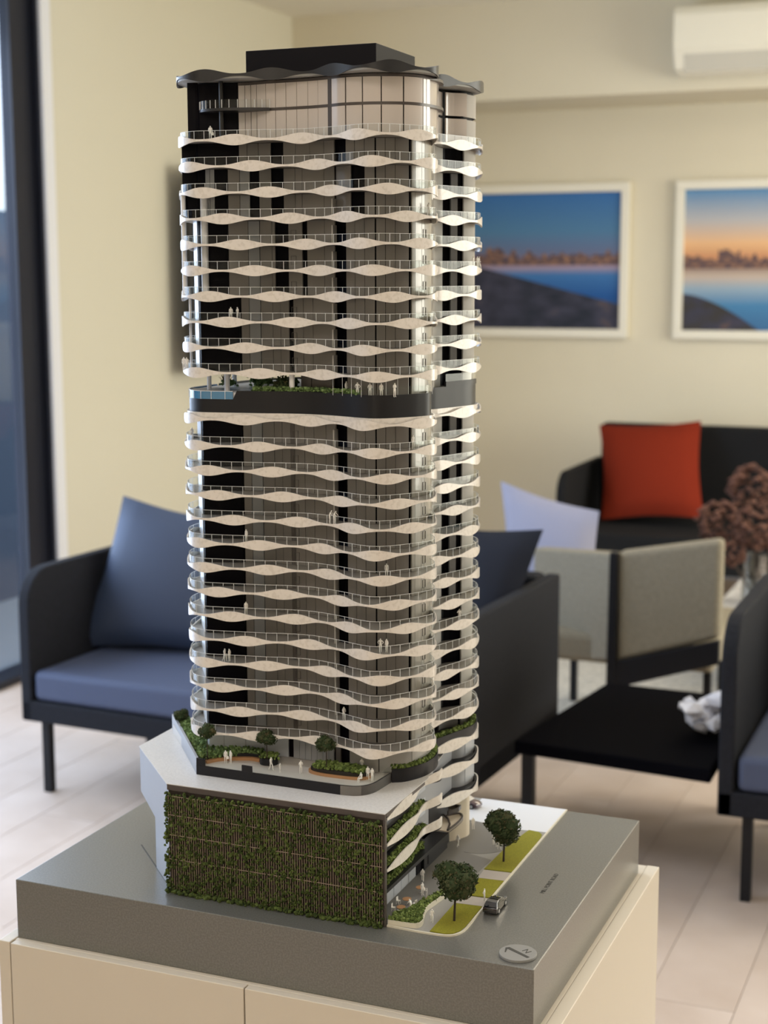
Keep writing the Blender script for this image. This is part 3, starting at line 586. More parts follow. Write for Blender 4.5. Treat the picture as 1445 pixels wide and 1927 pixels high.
# ---- penthouse, canopy and plant room
ph = [(.1500 + .0, .1612), (.1618, .1735), (.1741, .1890), (.1896, .2080), (.2086, .2262), (.2268, .2470), (.2500, .2752), (.2758, .3010), (.3016, .3262), (.3268, .3500), (.3506, .3712), (.3718, .3780), (.3850, .4060)]
GH = offset(GC, -.012, False)
def ppane(s0, s1, z0, z1, m, off, name='penthouse_pane'):
    P = sub(GC, GS, s0, s1); return MB().strip(offset(P, -off, False), offset(P, .002, False), z0, z1).build(name, m, tower, True)
edges = [.108, .117, .126, .135, .1500, .1640, .1790, .1945, .2110, .2270, .2440]
edges2 = [.2500, .2700, .2900, .3100, .3330, .3560, .3620, .370]
def ramp_off(s): return .012 if s > .149 else .012 * max(0, (s - .108) / .041)
for z0, z1 in ((.9649, 1.0000), (1.0035, 1.0330)):
    for E_ in (edges, edges2):
        for a, b in zip(E_[:-1], E_[1:]):
            P = sub(GC, GS, a + .0004, b - .0004, .004); S_ = np.linspace(a, b, len(P)); N_ = offset(P, -1, False) - P
            Po = P + N_ * np.array([ramp_off(s) for s in S_])[:, None]; Pi2 = P + N_ * np.array([ramp_off(s) - .002 for s in S_])[:, None]
            o = MB().strip(Po, Pi2, z0, z1).build('penthouse_pane', M['pglaze'], tower, True)
    for a, b in ((.378, .402), (.403, .43), (.505, .522), (.5225, .540), ):
        P = sub(GC, GS, a, b); N_ = offset(P, -.006, False); MB().strip(N_, offset(N_, .002, False), z0, z1).build('penthouse_pane', M['pglaze'], tower, True)
    pane(.4305, .5045, 'pglaze', z0, z1); pane(.5405, .6071, 'soffit', z0, z1)
for E_ in (edges, edges2 + [.43]):       # dark spandrel band round the penthouse
    P = sub(GC, GS, E_[0], E_[-1], .004); S_ = np.linspace(E_[0], E_[-1], len(P)); N_ = offset(P, -1, False) - P
    of = np.array([ramp_off(s) for s in S_]) if E_ is edges else np.full(len(P), .0118)
    for z0, z1 in ((1.0000, 1.0035), (1.033, 1.0365)):
        MB().strip(P + N_ * (of + .0006)[:, None], P, z0, z1).build('spandrel_band', M['brown'], tower, True)
P = sub(GC, GS, .2440, .2500); MB().strip(offset(P, -.0125, False), P, .9649, 1.0365).build('spandrel_band', M['brown'], tower)
# dark mezzanine balcony at the left end
Pm = catmull([(-.497, .165), (-.5000, .150), (-.492, .137), (-.475, .130), (-.452, .130), (-.425, .139), (-.402, .1505)], 8)
mz = MB().prism([tuple(p) for p in Pm] + [(-.41, .175), (-.50, .18)], 1.0000, 1.0034).build('mezzanine_slab', M['canopy'], tower)
MB().strip(offset(Pm, .0008, False), offset(Pm, .0013, False), 1.0034, 1.0135).build('mezzanine_glass', M['glassrail'], mz, True)
kk = MB()
for p in Pm[::3]: kk.box(p[0] - .0003, p[1] + .0004, 1.0034, p[0] + .0003, p[1] + .001, 1.0135)
k = kk.build('mezzanine_posts', M['rail'], mz); k['kind'] = 'stuff'
MB().tube((-.4655, .142, .9649), (-.4655, .142, 1.0000), .0028, 10).build('black_column', M['canopy'], tower, True)
MB().tube((-.4655, .142, 1.0034), (-.4655, .142, 1.0370), .0028, 10).build('black_column', M['canopy'], tower, True)
# wavy canopy
P, h = wave(.046, .0028, .0150)
Pc = offset(P, -.0005); cn = MB().prism([tuple(p) for p in offset(Pc, .0015)[::3]], 1.0375, 1.0405).build('roof_canopy', M['canopysoff'], tower)
zc = 1.0415
MB().strip(Pc, offset(Pc, .0018), zc - h * .5, zc + h * .5, True).build('canopy_edge', M['canopy'], cn, True)
# sloping upper skin of the canopy, folding down from a raised centre
ins_ = offset(Pc, .030); v = []; f = []; n = len(Pc)
for i in range(n): v += [(Pc[i][0], Pc[i][1], zc + h[i] * .5), (ins_[i][0], ins_[i][1], zc + .0035)]
for i in range(n): j = (i + 1) % n; f.append((2 * i, 2 * j, 2 * j + 1, 2 * i + 1))
MB().add(v, f).build('canopy_skin', M['canopy'], cn, True)
MB().prism([tuple(p) for p in ins_[::6]], zc - .001, zc + .0034).build('canopy_roof', M['roof'], cn)
boxo('plant_room', M['roof'], (-.4600, .2, zc, -.2785, .3336, 1.0811), tower, .0008)

# ================================================================ PODIUM
pod = empty('podium_block', (0, 0, B), 0, 'grey podium of the model with green wall, roof terrace and street shops', 'architectural model')
ZR = .146
# body of the podium
a_, b_ = Vector((-.5101, .0472)), Vector((-.6269, .1697)); nrm = Vector((b_.y - a_.y, -(b_.x - a_.x)))
d_ = (b_ - a_)
c_in = Vector((.16, .17))
lowA, lowB = a_ , a_ + d_ * .48
MB().prism([(-.5101, .0475), (-.2256, .0475), (-.2256, .34), (-.24, .44), (-.6, .44), (-.6269, .40), (-.6269, .1697)], .081, ZR - .0005).build('podium_upper', M['podside'], pod)
MB().prism([(-.5101, .0485), (-.2290, .0485), (-.2290, .25), (-.24, .44), (-.45, .44), tuple(lowB)], 0, .0812).build('podium_lower', M['podside'], pod)
# sloping cut under the overhang at the left
B1 = b_; MB().add([(*b_, .081), (*lowB, .072), (*lowB, .081), (-.6269, .40, .081), (-.55, .42, .072), (-.55, .42, .081)], [(0, 1, 2), (3, 5, 4), (0, 3, 4, 1), (1, 4, 5, 2), (0, 2, 5, 3)]).build('sloping_soffit', M['podside'], pod)
MB().prism([(-.5105, .0440), (-.2045, .0440), (-.2035, .205), (-.214, .24), (-.24, .44), (-.6, .45), (-.630, .40), (-.6278, .1692)], ZR - .001, ZR).build('podium_roof', M['podroof'], pod)
MB().prism([(-.5101, .0445), (-.2045, .0445), (-.2045, .0480), (-.5101, .0480)], .1375, ZR - .001).build('top_beam', M['brown'], pod)
MB().prism([(-.2056, .0480), (-.2040, .0480), (-.2040, .180), (-.2056, .180)], .1405, ZR - .001).build('top_beam', M['brown'], pod)
MB().box(-.2068, .0440, 0, -.2040, .0490, .1375).build('corner_post', M['brown'], pod)
# green wall
gw = MB().box(-.5085, .0455, .0, -.2070, .0475, .1375).build('green_wall', M['green_back'], pod)
nS = 92; s0_ = None
for i in range(nS):
    x_ = -.5070 + i * (.2995 / (nS - 1))
    if s0_ is None: s0_ = boxo('slat', M['slat'], (-.00026, .0415, .004, .00026, .0424, .1305), gw); o = s0_
    else: o = copy(s0_, gw)
    o.location = (x_, 0, 0)
for z_ in (.1305, .1050, .0780, .0450): boxo('rail', M['slat'], (-.5075, .0410, z_, -.2075, .0416, z_ + .0008), gw)
random.seed(5); fo = MB()
for _ in range(7200):
    x_ = random.uniform(-.5095, -.2065); z_ = random.uniform(.001, .1335)
    dens = .62 + .38 * math.sin(x_ * 95 + math.sin(z_ * 70) * 2) * math.sin(z_ * 120 + x_ * 40)
    if random.random() > dens: continue
    fo.blob((x_, random.uniform(.0400, .0450), z_), random.uniform(.0010, .0024), 1, .4)
for _ in range(260): fo.blob((random.uniform(-.511, -.2065), random.uniform(.0355, .043), random.uniform(.0005, .004)), random.uniform(.0016, .0032), 1, .4)
for _ in range(110): fo.blob((random.uniform(-.5125, -.508), random.uniform(.039, .046), random.uniform(.001, .134)), random.uniform(.0014, .0028), 1, .4)
for _ in range(90): fo.blob((random.uniform(-.5095, -.2075), random.uniform(.040, .0435), random.uniform(.1305, .1365)), random.uniform(.0014, .0028), 1, .4)
k = fo.build('wall_foliage', M['leafwall'], gw); k['kind'] = 'stuff'
# right face: three wave bands with planter hedges behind, glazing set back
PB = catmull([(-.2035, .0500), (-.2035, .10), (-.2045, .145), (-.2085, .175), (-.2075, .190), (-.2000, .203), (-.1950, .212), (-.1945, .220)], 14)
PS = arclen(PB)
for q, z_ in enumerate((.1365, .1030, .0700)):
    t01 = PS / PS[-1]; u_ = np.clip((t01 - .68) / .32, 0, 1); c_z = z_ + .0005 + .0090 * u_ ** 1.1
    hh_ = .0012 + .0066 * np.sin(np.clip(t01 / .74, 0, 1) * math.pi) ** 1.1 + .0050 * np.sin(u_ * math.pi * .62)
    top = c_z + hh_; bot = c_z - hh_
    MB().strip(PB, offset(PB, .0016, False), bot, top).build('podium_wave_band', M['band'], pod, True)
    MB().prism([tuple(p) for p in offset(PB, .0014, False)] + [(-.230, .222), (-.2295, .0500)], z_ - .001, z_ + .0008).build('podium_ledge', M['char'], pod)
    if q:
        fn = along(sub(PB, PS, .002, PS[-1] * .84), .004, .010, z_ + .002, z_ + .0105)
        k = fur(MB(), 330, fn, .0016, .0031).build('planter_hedge', M['hedge2'], pod); k['kind'] = 'stuff'
    else:
        pass
fn = along(sub(PB, PS, .002, PS[-1] * .84), .006, .011, .0465, .056)
k = fur(MB(), 300, fn, .0016, .0030).build('planter_hedge', M['hedge2'], pod); k['kind'] = 'stuff'
for z0, z1 in ((.1135, .1360), (.0805, .1025), (.052, .0695)):
    for k in range(7):
        y_ = .052 + k * .0265; boxo('podium_pane', M['lglaze'], (-.2262, y_, z0, -.2250, y_ + .0258, z1), pod)
# street front: dark beam, glazing, black door
MB().prism([(-.2045, .0500), (-.2035, .16), (-.2010, .262), (-.230, .262), (-.230, .0500)], .0415, .0465).build('shop_canopy_beam', M['char'], pod)
for k in range(6):
    y_ = .0515 + k * .0262; boxo('shop_pane', M['lglaze'], (-.2290, y_, fh, -.2275, y_ + .0252, .0415), pod)
boxo('shop_door', M['black'], (-.2290, .2095, fh, -.2268, .2280, .036), pod)
boxo('entry_wall', M['char'], (-.2300, .2290, fh, -.2235, .320, .0465), pod)
boxo('entry_slot', M['black'], (-.2240, .2420, .006, -.2232, .2455, .036), pod)
cnp = catmull([(-.2010, .262), (-.1985, .290), (-.1990, .314), (-.2030, .326), (-.2100, .332), (-.2180, .325), (-.2240, .315)], 8)
MB().prism([tuple(p) for p in cnp] + [(-.235, .300), (-.226, .262)], .0480, .0495).build('entry_canopy', M['beige'], pod)
MB().strip(cnp, offset(cnp, .0022, False), .0465, .0515).build('canopy_rim', M['brown'], pod, True)
MB().strip(np.array([(-.2215, .318), (-.2130, .338), (-.214, .350), (-.222, .350), (-.235, .335)]), np.array([(-.2235, .320), (-.2150, .338), (-.216, .348), (-.222, .348), (-.235, .333)]), .0500, .0560).build('canopy_upstand', M['brown'], pod)
MB().strip(np.array([(-.2010, .262), (-.2060, .285), (-.216, .305), (-.228, .318)]), np.array([(-.2035, .262), (-.2085, .285), (-.218, .3045), (-.229, .317)]), .0495, .0515).build('canopy_upstand', M['brown'], pod)
# beige rendered drum under the right lobe
Pd = catmull([(-.2330, .338), (-.2230, .351), (-.2150, .366), (-.2125, .374), (-.2135, .385), (-.222, .40), (-.24, .412)], 8)
MB().prism([tuple(p) for p in Pd] + [(-.27, .40), (-.25, .34)], 0, .0790).build('rendered_wall', M['beige'], pod)
MB().box(-.262, .262, 0, -.2290, .345, .150).build('recess_core', M['char'], pod)
# right lobe podium storeys
SR = sub(RCc, RS, .555, .705)
SRs = arclen(SR)
for q, z_ in enumerate((.158, .1225, .0800)):
    t01 = SRs / SRs[-1]; hgt = .003 + .0115 * np.abs(np.sin(t01 * math.pi * 1.75 + (.35, .25, .15)[q])) ** 1.2
    sb = MB().prism([tuple(p) for p in offset(SR, .0012, False)] + [(-.29, .41), (-.262, .262)], z_ - .0015, z_ + .0012).build('lobe_slab', M['char'], pod)
    MB().strip(SR, offset(SR, .0016, False), z_ - hgt * .5 - .001, z_ + hgt * .5 + .001).build('wave_band', M['band'], sb, True)
    if q:
        for (a, b) in ((.5000, .5230), (.5235, .5450), (.5455, .575), (.5755, .6071)):
            P = offset(sub(GC, GS, a, b), -.004, False); MB().strip(P, offset(P, .002, False), z_ + .0012, z_ + .0300).build('lobe_pane', M['lglaze'], pod, True)
    si = offset(SR, .0035, False)
    if q: MB().strip(si, offset(si, .0012, False), z_ + .0012, z_ + .0060).build('lobe_parapet', M['char'], pod, True)
SP = offset(SR, .0018, False); MB().strip(SP, offset(SP, .0015, False), .1592, .1745).build('lobe_planter', M['char'], pod, True)
MB().prism([tuple(p) for p in offset(SP, .0015, False)] + [(-.29, .41), (-.262, .262)], .1592, .1690).build('planter_soil', M['soil'], pod)
k = fur(MB(), 300, along(SP, .003, .009, .171, .1785), .0016, .0032).build('planter_hedge', M['hedge2'], pod); k['kind'] = 'stuff'
# roof terrace
DZ = .1585
TP = [(-.6200, .2450), (-.4925, .0915), (-.4700, .0918), (-.2836, .0880)]
rt = catmull([(-.2836, .0880), (-.2660, .0905), (-.2540, .0985), (-.2470, .1120), (-.2440, .135), (-.2420, .1565)], 8)
pt2 = catmull([(-.2410, .1565), (-.2275, .1650), (-.2180, .1795), (-.2115, .195), (-.2085, .210), (-.2080, .228), (-.2120, .250), (-.220, .27)], 8)
MB().prism([(-.6170, .2450), (-.4915, .0935)] + [tuple(p) for p in rt] + [(-.30, .30), (-.60, .30)], ZR, DZ).build('terrace_deck', M['deck'], pod)
MB().strip(np.array([(-.6260, .2580), (-.4925, .0915)]), np.array([(-.6230, .2600), (-.4915, .0950)]), ZR, .1685).build('terrace_parapet', M['podside'], pod)
MB().strip(np.array([(-.4925, .0912), (-.4800, .0910)]), np.array([(-.4925, .0935), (-.4800, .0932)]), ZR, .1680).build('terrace_fascia', M['char'], pod)
MB().strip(np.array([(-.4250, .0905), (-.4100, .0900)]), np.array([(-.4250, .0925), (-.4100, .0920)]), ZR, .1670).build('terrace_fascia', M['char'], pod)
fr_ = np.r_[np.array([(-.4925, .0909), (-.40, .0899)]), rt]
MB().strip(fr_, offset(fr_, .002, False), ZR, DZ + .0003).build('terrace_fascia', M['char'], pod, True)
for P in (np.array([(-.4800, .0915), (-.4250, .0910)]), np.r_[np.array([(-.4100, .0906)]), offset(rt, .0008, False)]):
    gq = MB().strip(P, offset(P, .0005, False), DZ, .1680).build('terrace_glass', M['glassrail'], pod)
MB().strip(pt2, offset(pt2, .0015, False), ZR, .1640).build('terrace_planter', M['char'], pod, True)
MB().prism([tuple(p) for p in offset(pt2, .0015, False)] + [(-.2450, .290), (-.2450, .180)], ZR, .1600).build('planter_soil', M['soil'], pod)
k = fur(MB(), 330, along(pt2, .0022, .0060, .161, .1690), .0016, .0031).build('planter_hedge', M['hedge2'], pod); k['kind'] = 'stuff'
bn = catmull([(-.4820, .1010), (-.4700, .1180), (-.4480, .1300), (-.4330, .1345), (-.4210, .1330)], 8)
MB().strip(bn, offset(bn, .0050, False), DZ, DZ + .0042).build('curved_bench', M['bench'], pod, True)
bb = offset(bn, .0052, False); MB().strip(bb, offset(bb, .0016, False), DZ, DZ + .0082).build('bench_planter', M['char'], pod, True)
MB().prism([tuple(p) for p in offset(bn, .006, False)] + [(-.4220, .1560), (-.4600, .1600), (-.5200, .1750), (-.6050, .2550), (-.6170, .2500), (-.4930, .0985), (-.4860, .0960)], DZ, DZ + .005).build('planter_soil', M['soil'], pod)
def inpoly(P):
    xs_ = [p[0] for p in P]; ys_ = [p[1] for p in P]
    while True:
        x_, y_ = random.uniform(min(xs_), max(xs_)), random.uniform(min(ys_), max(ys_)); c = False; j = len(P) - 1
        for i in range(len(P)):
            if (P[i][1] > y_) != (P[j][1] > y_) and x_ < (P[j][0] - P[i][0]) * (y_ - P[i][1]) / (P[j][1] - P[i][1]) + P[i][0]: c = not c
            j = i
        if c: return x_, y_
TPoly = [(-.6130, .2480), (-.4900, .1000), (-.4780, .1120), (-.4500, .1380), (-.4250, .1440), (-.4250, .155), (-.4600, .1580), (-.5150, .1700), (-.6000, .2580)]
k = fur(MB(), 950, lambda: (*inpoly(TPoly), random.uniform(DZ + .005, DZ + .0115)), .0016, .0034).build('terrace_hedge', M['hedge'], pod); k['kind'] = 'stuff'
rp_ = [(-.4070 + .0125 * math.cos(a), .1340 + .0115 * math.sin(a)) for a in np.linspace(0, 2 * math.pi, 25)[:-1]]
MB().prism(rp_, DZ, DZ + .0090).build('round_planter', M['char'], pod, True)
k = fur(MB(), 110, lambda: (random.gauss(-.4070, .0052), random.gauss(.1340, .0045), random.uniform(DZ + .010, DZ + .0135)), .0015, .003).build('planter_shrubs', M['hedge2'], pod); k['kind'] = 'stuff'
def oval(cx, cy, a, b, n=32): return [(cx + a * math.copysign(abs(math.cos(t)) ** .7, math.cos(t)), cy + b * math.copysign(abs(math.sin(t)) ** .8, math.sin(t))) for t in np.linspace(0, 2 * math.pi, n + 1)[:-1]]
ov = MB().prism(oval(-.3020, .1280, .0430, .0165), DZ, DZ + .0036).build('oval_bench', M['bench'], pod)
MB().prism(oval(-.3020, .1280, .0400, .0140), DZ, DZ + .0075).build('oval_planter', M['soil'], ov)
random.seed(31)
k = fur(MB(), 300, lambda: (-.3020 + random.uniform(-1, 1) * .034, .1280 + random.uniform(-1, 1) * .0105, random.uniform(DZ + .008, DZ + .0130)), .0016, .0034).build('planter_shrubs', M['hedge2'], ov); k['kind'] = 'stuff'
# street planter in front of the cafe
spl = catmull([(-.2030, .0490), (-.1800, .0500), (-.1660, .0530), (-.1625, .0640), (-.1680, .0850), (-.1720, .1050), (-.1690, .1300), (-.1650, .1560)], 8)
spi = catmull([(-.2030, .0700), (-.1950, .0800), (-.1870, .0980), (-.1835, .1200), (-.1790, .1400), (-.1680, .1570)], 8)
MB().strip(spl, offset(spl, .0014, False), fh, .0080).build('street_planter', M['kerb'], pod, True)
MB().strip(spi, offset(spi, .0022, False), fh, .0078).build('planter_timber_edge', M['bench'], pod, True)
poly_ = [tuple(p) for p in offset(spl, .0018, False)[::3]] + [tuple(p) for p in spi[::-3]]
MB().prism(poly_, fh, .0055).build('planter_soil', M['soil'], pod)
k = fur(MB(), 420, lambda: (*inpoly(poly_), random.uniform(.006, .0115)), .0015, .0030).build('planter_hedge', M['hedge2'], pod); k['kind'] = 'stuff'
MB().prism([(-.2265, .0500), (-.2030, .0510), (-.2030, .0690), (-.1950, .0800), (-.1870, .0980), (-.1835, .1200), (-.1790, .1400), (-.172, .19), (-.180, .24), (-.2265, .24)], fh, fh + .0005).build('cafe_paving', M['pave'], pod)

# ================================================================ TREES
def tree(x, y, z, h, r, label, seed, sq=.86):
    random.seed(seed); t = empty('model_tree', (x, y, B + z), random.uniform(0, 6), label, 'tree', 'miniature trees on the model')
    cz = h - r * sq; mb = MB(); mb.tube((0, 0, 0), (r * .05, 0, cz * .75), r * .055, 6, r * .04)
    for k in range(5):
        a = k * 1.26; mb.tube((r * .05, 0, cz * .70), (r * .5 * math.cos(a), r * .5 * math.sin(a), cz + r * .1), r * .03, 5, r * .015)
    mb.build('trunk', M['trunk'], t)
    lf = MB()
    lumps = [(Vector((random.gauss(0, 1), random.gauss(0, 1), random.gauss(0, .8))).normalized() * r * .52, r * random.uniform(.40, .52)) for _ in range(16)] + [(Vector((0, 0, 0)), r * .7)]
    nl = 2600 if r > .02 else 900; ls = r * (.058 if r > .02 else .085)
    for _ in range(nl):
        c, rr = random.choice(lumps); d = Vector((random.gauss(0, 1), random.gauss(0, 1), random.gauss(0, 1))).normalized(); p = c + d * rr * random.uniform(.85, 1.08); p.z = p.z * sq + cz
        n_ = (d + Vector((random.gauss(0, .6), random.gauss(0, .6), random.gauss(0, .6)))).normalized(); a = n_.orthogonal().normalized() * ls * random.uniform(.7, 1.3); b = n_.cross(a)
        lf.add([p - a - b * .6, p + a - b * .6, p + a + b * .6, p - a + b * .6, p + n_ * ls * .5], [(0, 1, 4), (1, 2, 4), (2, 3, 4), (3, 0, 4)])
    for c, rr in lumps: lf.blob((c.x, c.y, c.z * sq + cz), rr * .93, sq, .06)
    k = lf.build('crown', M['tree'], t); return t
tree(-.1300, .0890, fh + .001, .0800, .0300, 'round dark green model tree on the lawn nearest the compass disc', 1)
tree(-.1340, .2990, fh + .001, .0745, .0285, 'round dark green model tree on the far lawn by the kerb', 2)
tree(-.5960, .2330, DZ + .004, .0250, .0115, 'small model tree at the far left tip of the roof terrace', 3)
tree(-.4830, .1040, DZ + .004, .0505, .0125, 'small model tree at the front corner of the terrace hedge beside the curved bench', 4)
tree(-.4050, .1250, DZ + .008, .0420, .0140, 'small model tree in the round dark planter', 5)
tree(-.3165, .1190, DZ + .007, .0470, .0145, 'small model tree in the oval timber edged planter', 6)
t = empty('model_tree', (-.3900, .1560, B + .648), 0, 'low round bush tree in the sky garden beside the white column', 'tree')
random.seed(9); MB().tube((0, 0, 0), (0, 0, .008), .0008).build('trunk', M['trunk'], t); fur(MB(), 260, lambda: (random.gauss(0, .0048), random.gauss(0, .004), .012 + random.gauss(0, .0035)), .0011, .002).build('crown', M['tree'], t)
t = empty('model_tree', (-.4960, .200, B + .648), 0, 'bare branched model tree at the left end of the sky garden', 'tree')
mb = MB()
for k in range(22):
    a = random.uniform(0, 6.28); b = random.uniform(.2, .8); q = (math.cos(a) * .008 * b * 1.6, math.sin(a) * .008 * b * 1.6, .021 * random.uniform(.7, 1)); mb.tube((0, 0, .003), q, .0004, 4, .0002); mb.tube(tuple(np.array(q) * .6), tuple(np.array(q) * np.array([1.5, .6, 1.0])), .0002, 4)
mb.build('branches', M['trunk'], t)

# ================================================================ FIGURINES
def human(pose, bag=False, child=False):
    """one skinned body, about 1.75 units tall, facing -y"""
    lx, rx = .10, -.10
    J = dict(pel=(0, 0, .95), wai=(0, .01, 1.12), che=(0, 0, 1.32), nek=(0, 0, 1.48), hd0=(0, -.02, 1.58), hd1=(0, -.02, 1.67),
             shl=(.17, 0, 1.42), shr=(-.17, 0, 1.42), ell=(.22, .03, 1.13), elr=(-.22, .03, 1.13), hal=(.21, -.06, .88), har=(-.21, -.06, .88),
             hil=(lx, 0, .90), hir=(rx, 0, .90), knl=(lx + .01, -.02, .50), knr=(rx - .01, -.02, .50), anl=(lx + .01, .02, .08), anr=(rx - .01, .02, .08), tol=(lx + .03, -.13, .03), tor=(rx - .03, -.13, .03))
    if pose == 'walk': J.update(knl=(lx, -.18, .52), anl=(lx, -.22, .10), tol=(lx, -.36, .06), knr=(rx, .06, .50), anr=(rx, .30, .12), tor=(rx, .20, .03), hal=(.22, .18, .92), har=(-.20, -.26, .98), ell=(.24, .12, 1.14), elr=(-.23, -.05, 1.12))
    if pose == 'point': J.update(elr=(-.34, -.16, 1.25), har=(-.46, -.36, 1.28), ell=(.27, .02, 1.16), hal=(.14, -.16, 1.02))
    if pose == 'fold': J.update(ell=(.25, -.03, 1.15), elr=(-.25, -.03, 1.15), hal=(-.02, -.20, 1.20), har=(.02, -.22, 1.16))
    if pose == 'hip': J.update(ell=(.36, .06, 1.18), hal=(.20, -.04, 1.02), elr=(-.36, .06, 1.18), har=(-.20, -.04, 1.02))
    if pose == 'lean':
        for k in ('che', 'nek', 'hd0', 'hd1', 'shl', 'shr'): x_, y_, z_ = J[k]; J[k] = (x_, y_ - (z_ - 1.0) * .35, z_ - (z_ - 1.0) * .05)
        J.update(ell=(.24, -.28, 1.15), elr=(-.24, -.28, 1.15), hal=(.18, -.45, 1.05), har=(-.18, -.45, 1.05))
    if pose == 'sit':
        for k in J: x_, y_, z_ = J[k]; J[k] = (x_, y_, z_ - .47)
        J.update(hil=(lx, 0, .43), hir=(rx, 0, .43), knl=(lx + .03, -.42, .47), knr=(rx - .03, -.42, .47), anl=(lx + .03, -.40, .08), anr=(rx - .03, -.40, .08), tol=(lx + .03, -.54, .03), tor=(rx - .03, -.54, .03), hal=(.14, -.32, .56), har=(-.14, -.32, .56), ell=(.23, -.05, .68), elr=(-.23, -.05, .68))
    R = dict(pel=.145, wai=.13, che=.15, nek=.055, hd0=.095, hd1=.10, shl=.065, shr=.065, ell=.045, elr=.045, hal=.035, har=.035, hil=.095, hir=.095, knl=.062, knr=.062, anl=.045, anr=.045, tol=.035, tor=.035)
    E = [('pel', 'wai'), ('wai', 'che'), ('che', 'nek'), ('nek', 'hd0'), ('hd0', 'hd1'), ('che', 'shl'), ('shl', 'ell'), ('ell', 'hal'), ('che', 'shr'), ('shr', 'elr'), ('elr', 'har'), ('pel', 'hil'), ('hil', 'knl'), ('knl', 'anl'), ('anl', 'tol'), ('pel', 'hir'), ('hir', 'knr'), ('knr', 'anr'), ('anr', 'tor')]
    ks = list(J); me = bpy.data.meshes.new('figurine'); me.from_pydata([J[k] for k in ks], [(ks.index(a), ks.index(b)) for a, b in E], [])
    ob = bpy.data.objects.new('figurine', me); col.objects.link(ob); ob.modifiers.new('skin', 'SKIN'); sv = me.skin_vertices[0].data if me.skin_vertices else None
    if sv is None:
        bpy.context.view_layer.objects.active = ob; me.skin_vertices.update() if hasattr(me.skin_vertices, 'update') else None
    if me.skin_vertices:
        for i, k in enumerate(ks): me.skin_vertices[0].data[i].radius = (R[k], R[k] * (.8 if k in ('pel', 'wai', 'che') else 1)); me.skin_vertices[0].data[i].use_root = k == 'pel'
    sb = ob.modifiers.new('sub', 'SUBSURF'); sb.levels = 1; sb.render_levels = 1
    dg = bpy.context.evaluated_depsgraph_get(); m2 = bpy.data.meshes.new_from_object(ob.evaluated_get(dg)); bpy.data.objects.remove(ob)
    s = .0105 * (.72 if child else 1)
    zmin = min(v.co.z for v in m2.vertices)
    for v in m2.vertices: v.co = Vector((v.co.x, v.co.y, v.co.z - zmin)) * s
    m2.polygons.foreach_set('use_smooth', [True] * len(m2.polygons)); m2.materials.clear(); m2.materials.append(M['fig']); m2.name = 'figurine'
    return m2
HM = {}
bagme = MB().box(-.0012, -.0006, 0, .0012, .0006, .0030).box(-.0006, -.0002, .003, .0006, .0002, .0042).build('bag', M['fig']).data
for o in list(bpy.data.objects):
    if o.name.startswith('bag'): bpy.data.objects.remove(o)
def fig(x, y, z, rz, pose, label, child=False, bag=False):
    k = (pose, child)
    if k not in HM: HM[k] = human(pose, child=child)
    o = bpy.data.objects.new('figurine', HM[k]); link(o); o.location = (x, y, B + z); o.rotation_euler = (0, 0, math.radians(rz)); tag(o, label, 'figurine', 'white miniature people on the model')
    if bag:
        b_ = bpy.data.objects.new('bag', bagme); link(b_, o); b_.location = (.0030, -.0008, .0058)
    return o
S12 = .0013
fig(-.155, .077, fh, 20, 'walk', 'white figurine walking on the footpath between cafe planter and nearest lawn')
fig(-.115, .161, fh + .0005, 90, 'hip', 'white figurine with hands on hips at the kerb beside the black car')
fig(-.212, .193, fh + .0005, 200, 'walk', 'white figurine walking towards the black shop door')
fig(-.196, .150, fh + .0005, 60, 'stand', 'white figurine standing between the two far cafe tables', bag=True)
fig(-.188, .146, fh + .0005, -60, 'fold', 'child sized white figurine at the timber planter edge by the far cafe table', child=True)
fig(-.190, .094, fh + .0005, 250, 'lean', 'white figurine leaning over the nearest cafe table')
fig(-.211, .329, fh + .0005, 160, 'walk', 'white figurine carrying a bag in front of the beige rendered wall', bag=True)
fig(-.214, .403, fh + .0005, 30, 'stand', 'white figurine standing beyond the beige wall near the maroon car')
fig(-.154, .341, fh, 60, 'walk', 'white figurine walking under the far lawn tree, right of its companion', bag=True)
fig(-.167, .355, fh, 240, 'point', 'white figurine with outstretched arm under the far lawn tree, leftmost there')
fig(-.160, .348, fh, 200, 'stand', 'child sized white figurine between the two walkers under the far tree', child=True)
fig(-.461, .114, DZ, 20, 'stand', 'white figurine holding a bag by the curved timber bench', bag=True)
fig(-.4545, .116, DZ, -20, 'stand', 'white figurine right of the one holding a bag, by the curved bench')
fig(-.3920, .110, DZ, 70, 'walk', 'white figurine walking in front of the round dark planter')
fig(-.3770, .106, DZ, 80, 'stand', 'child sized white figurine walking on the terrace', child=True)
fig(-.3500, .112, DZ, 40, 'fold', 'white figurine standing just left of the oval planter')
fig(-.2650, .1120, DZ, -30, 'sit', 'white figurine sitting at the right end of the oval bench')
fig(-.2600, .1220, DZ, 10, 'stand', 'white figurine standing behind the oval bench end')
fig(-.2525, .1180, DZ, 60, 'point', 'white figurine reaching out at the terrace corner, rightmost there')
fig(-.2800, .1490, DZ, 10, 'fold', 'white figurine behind the oval planter, against the lobby glazing')
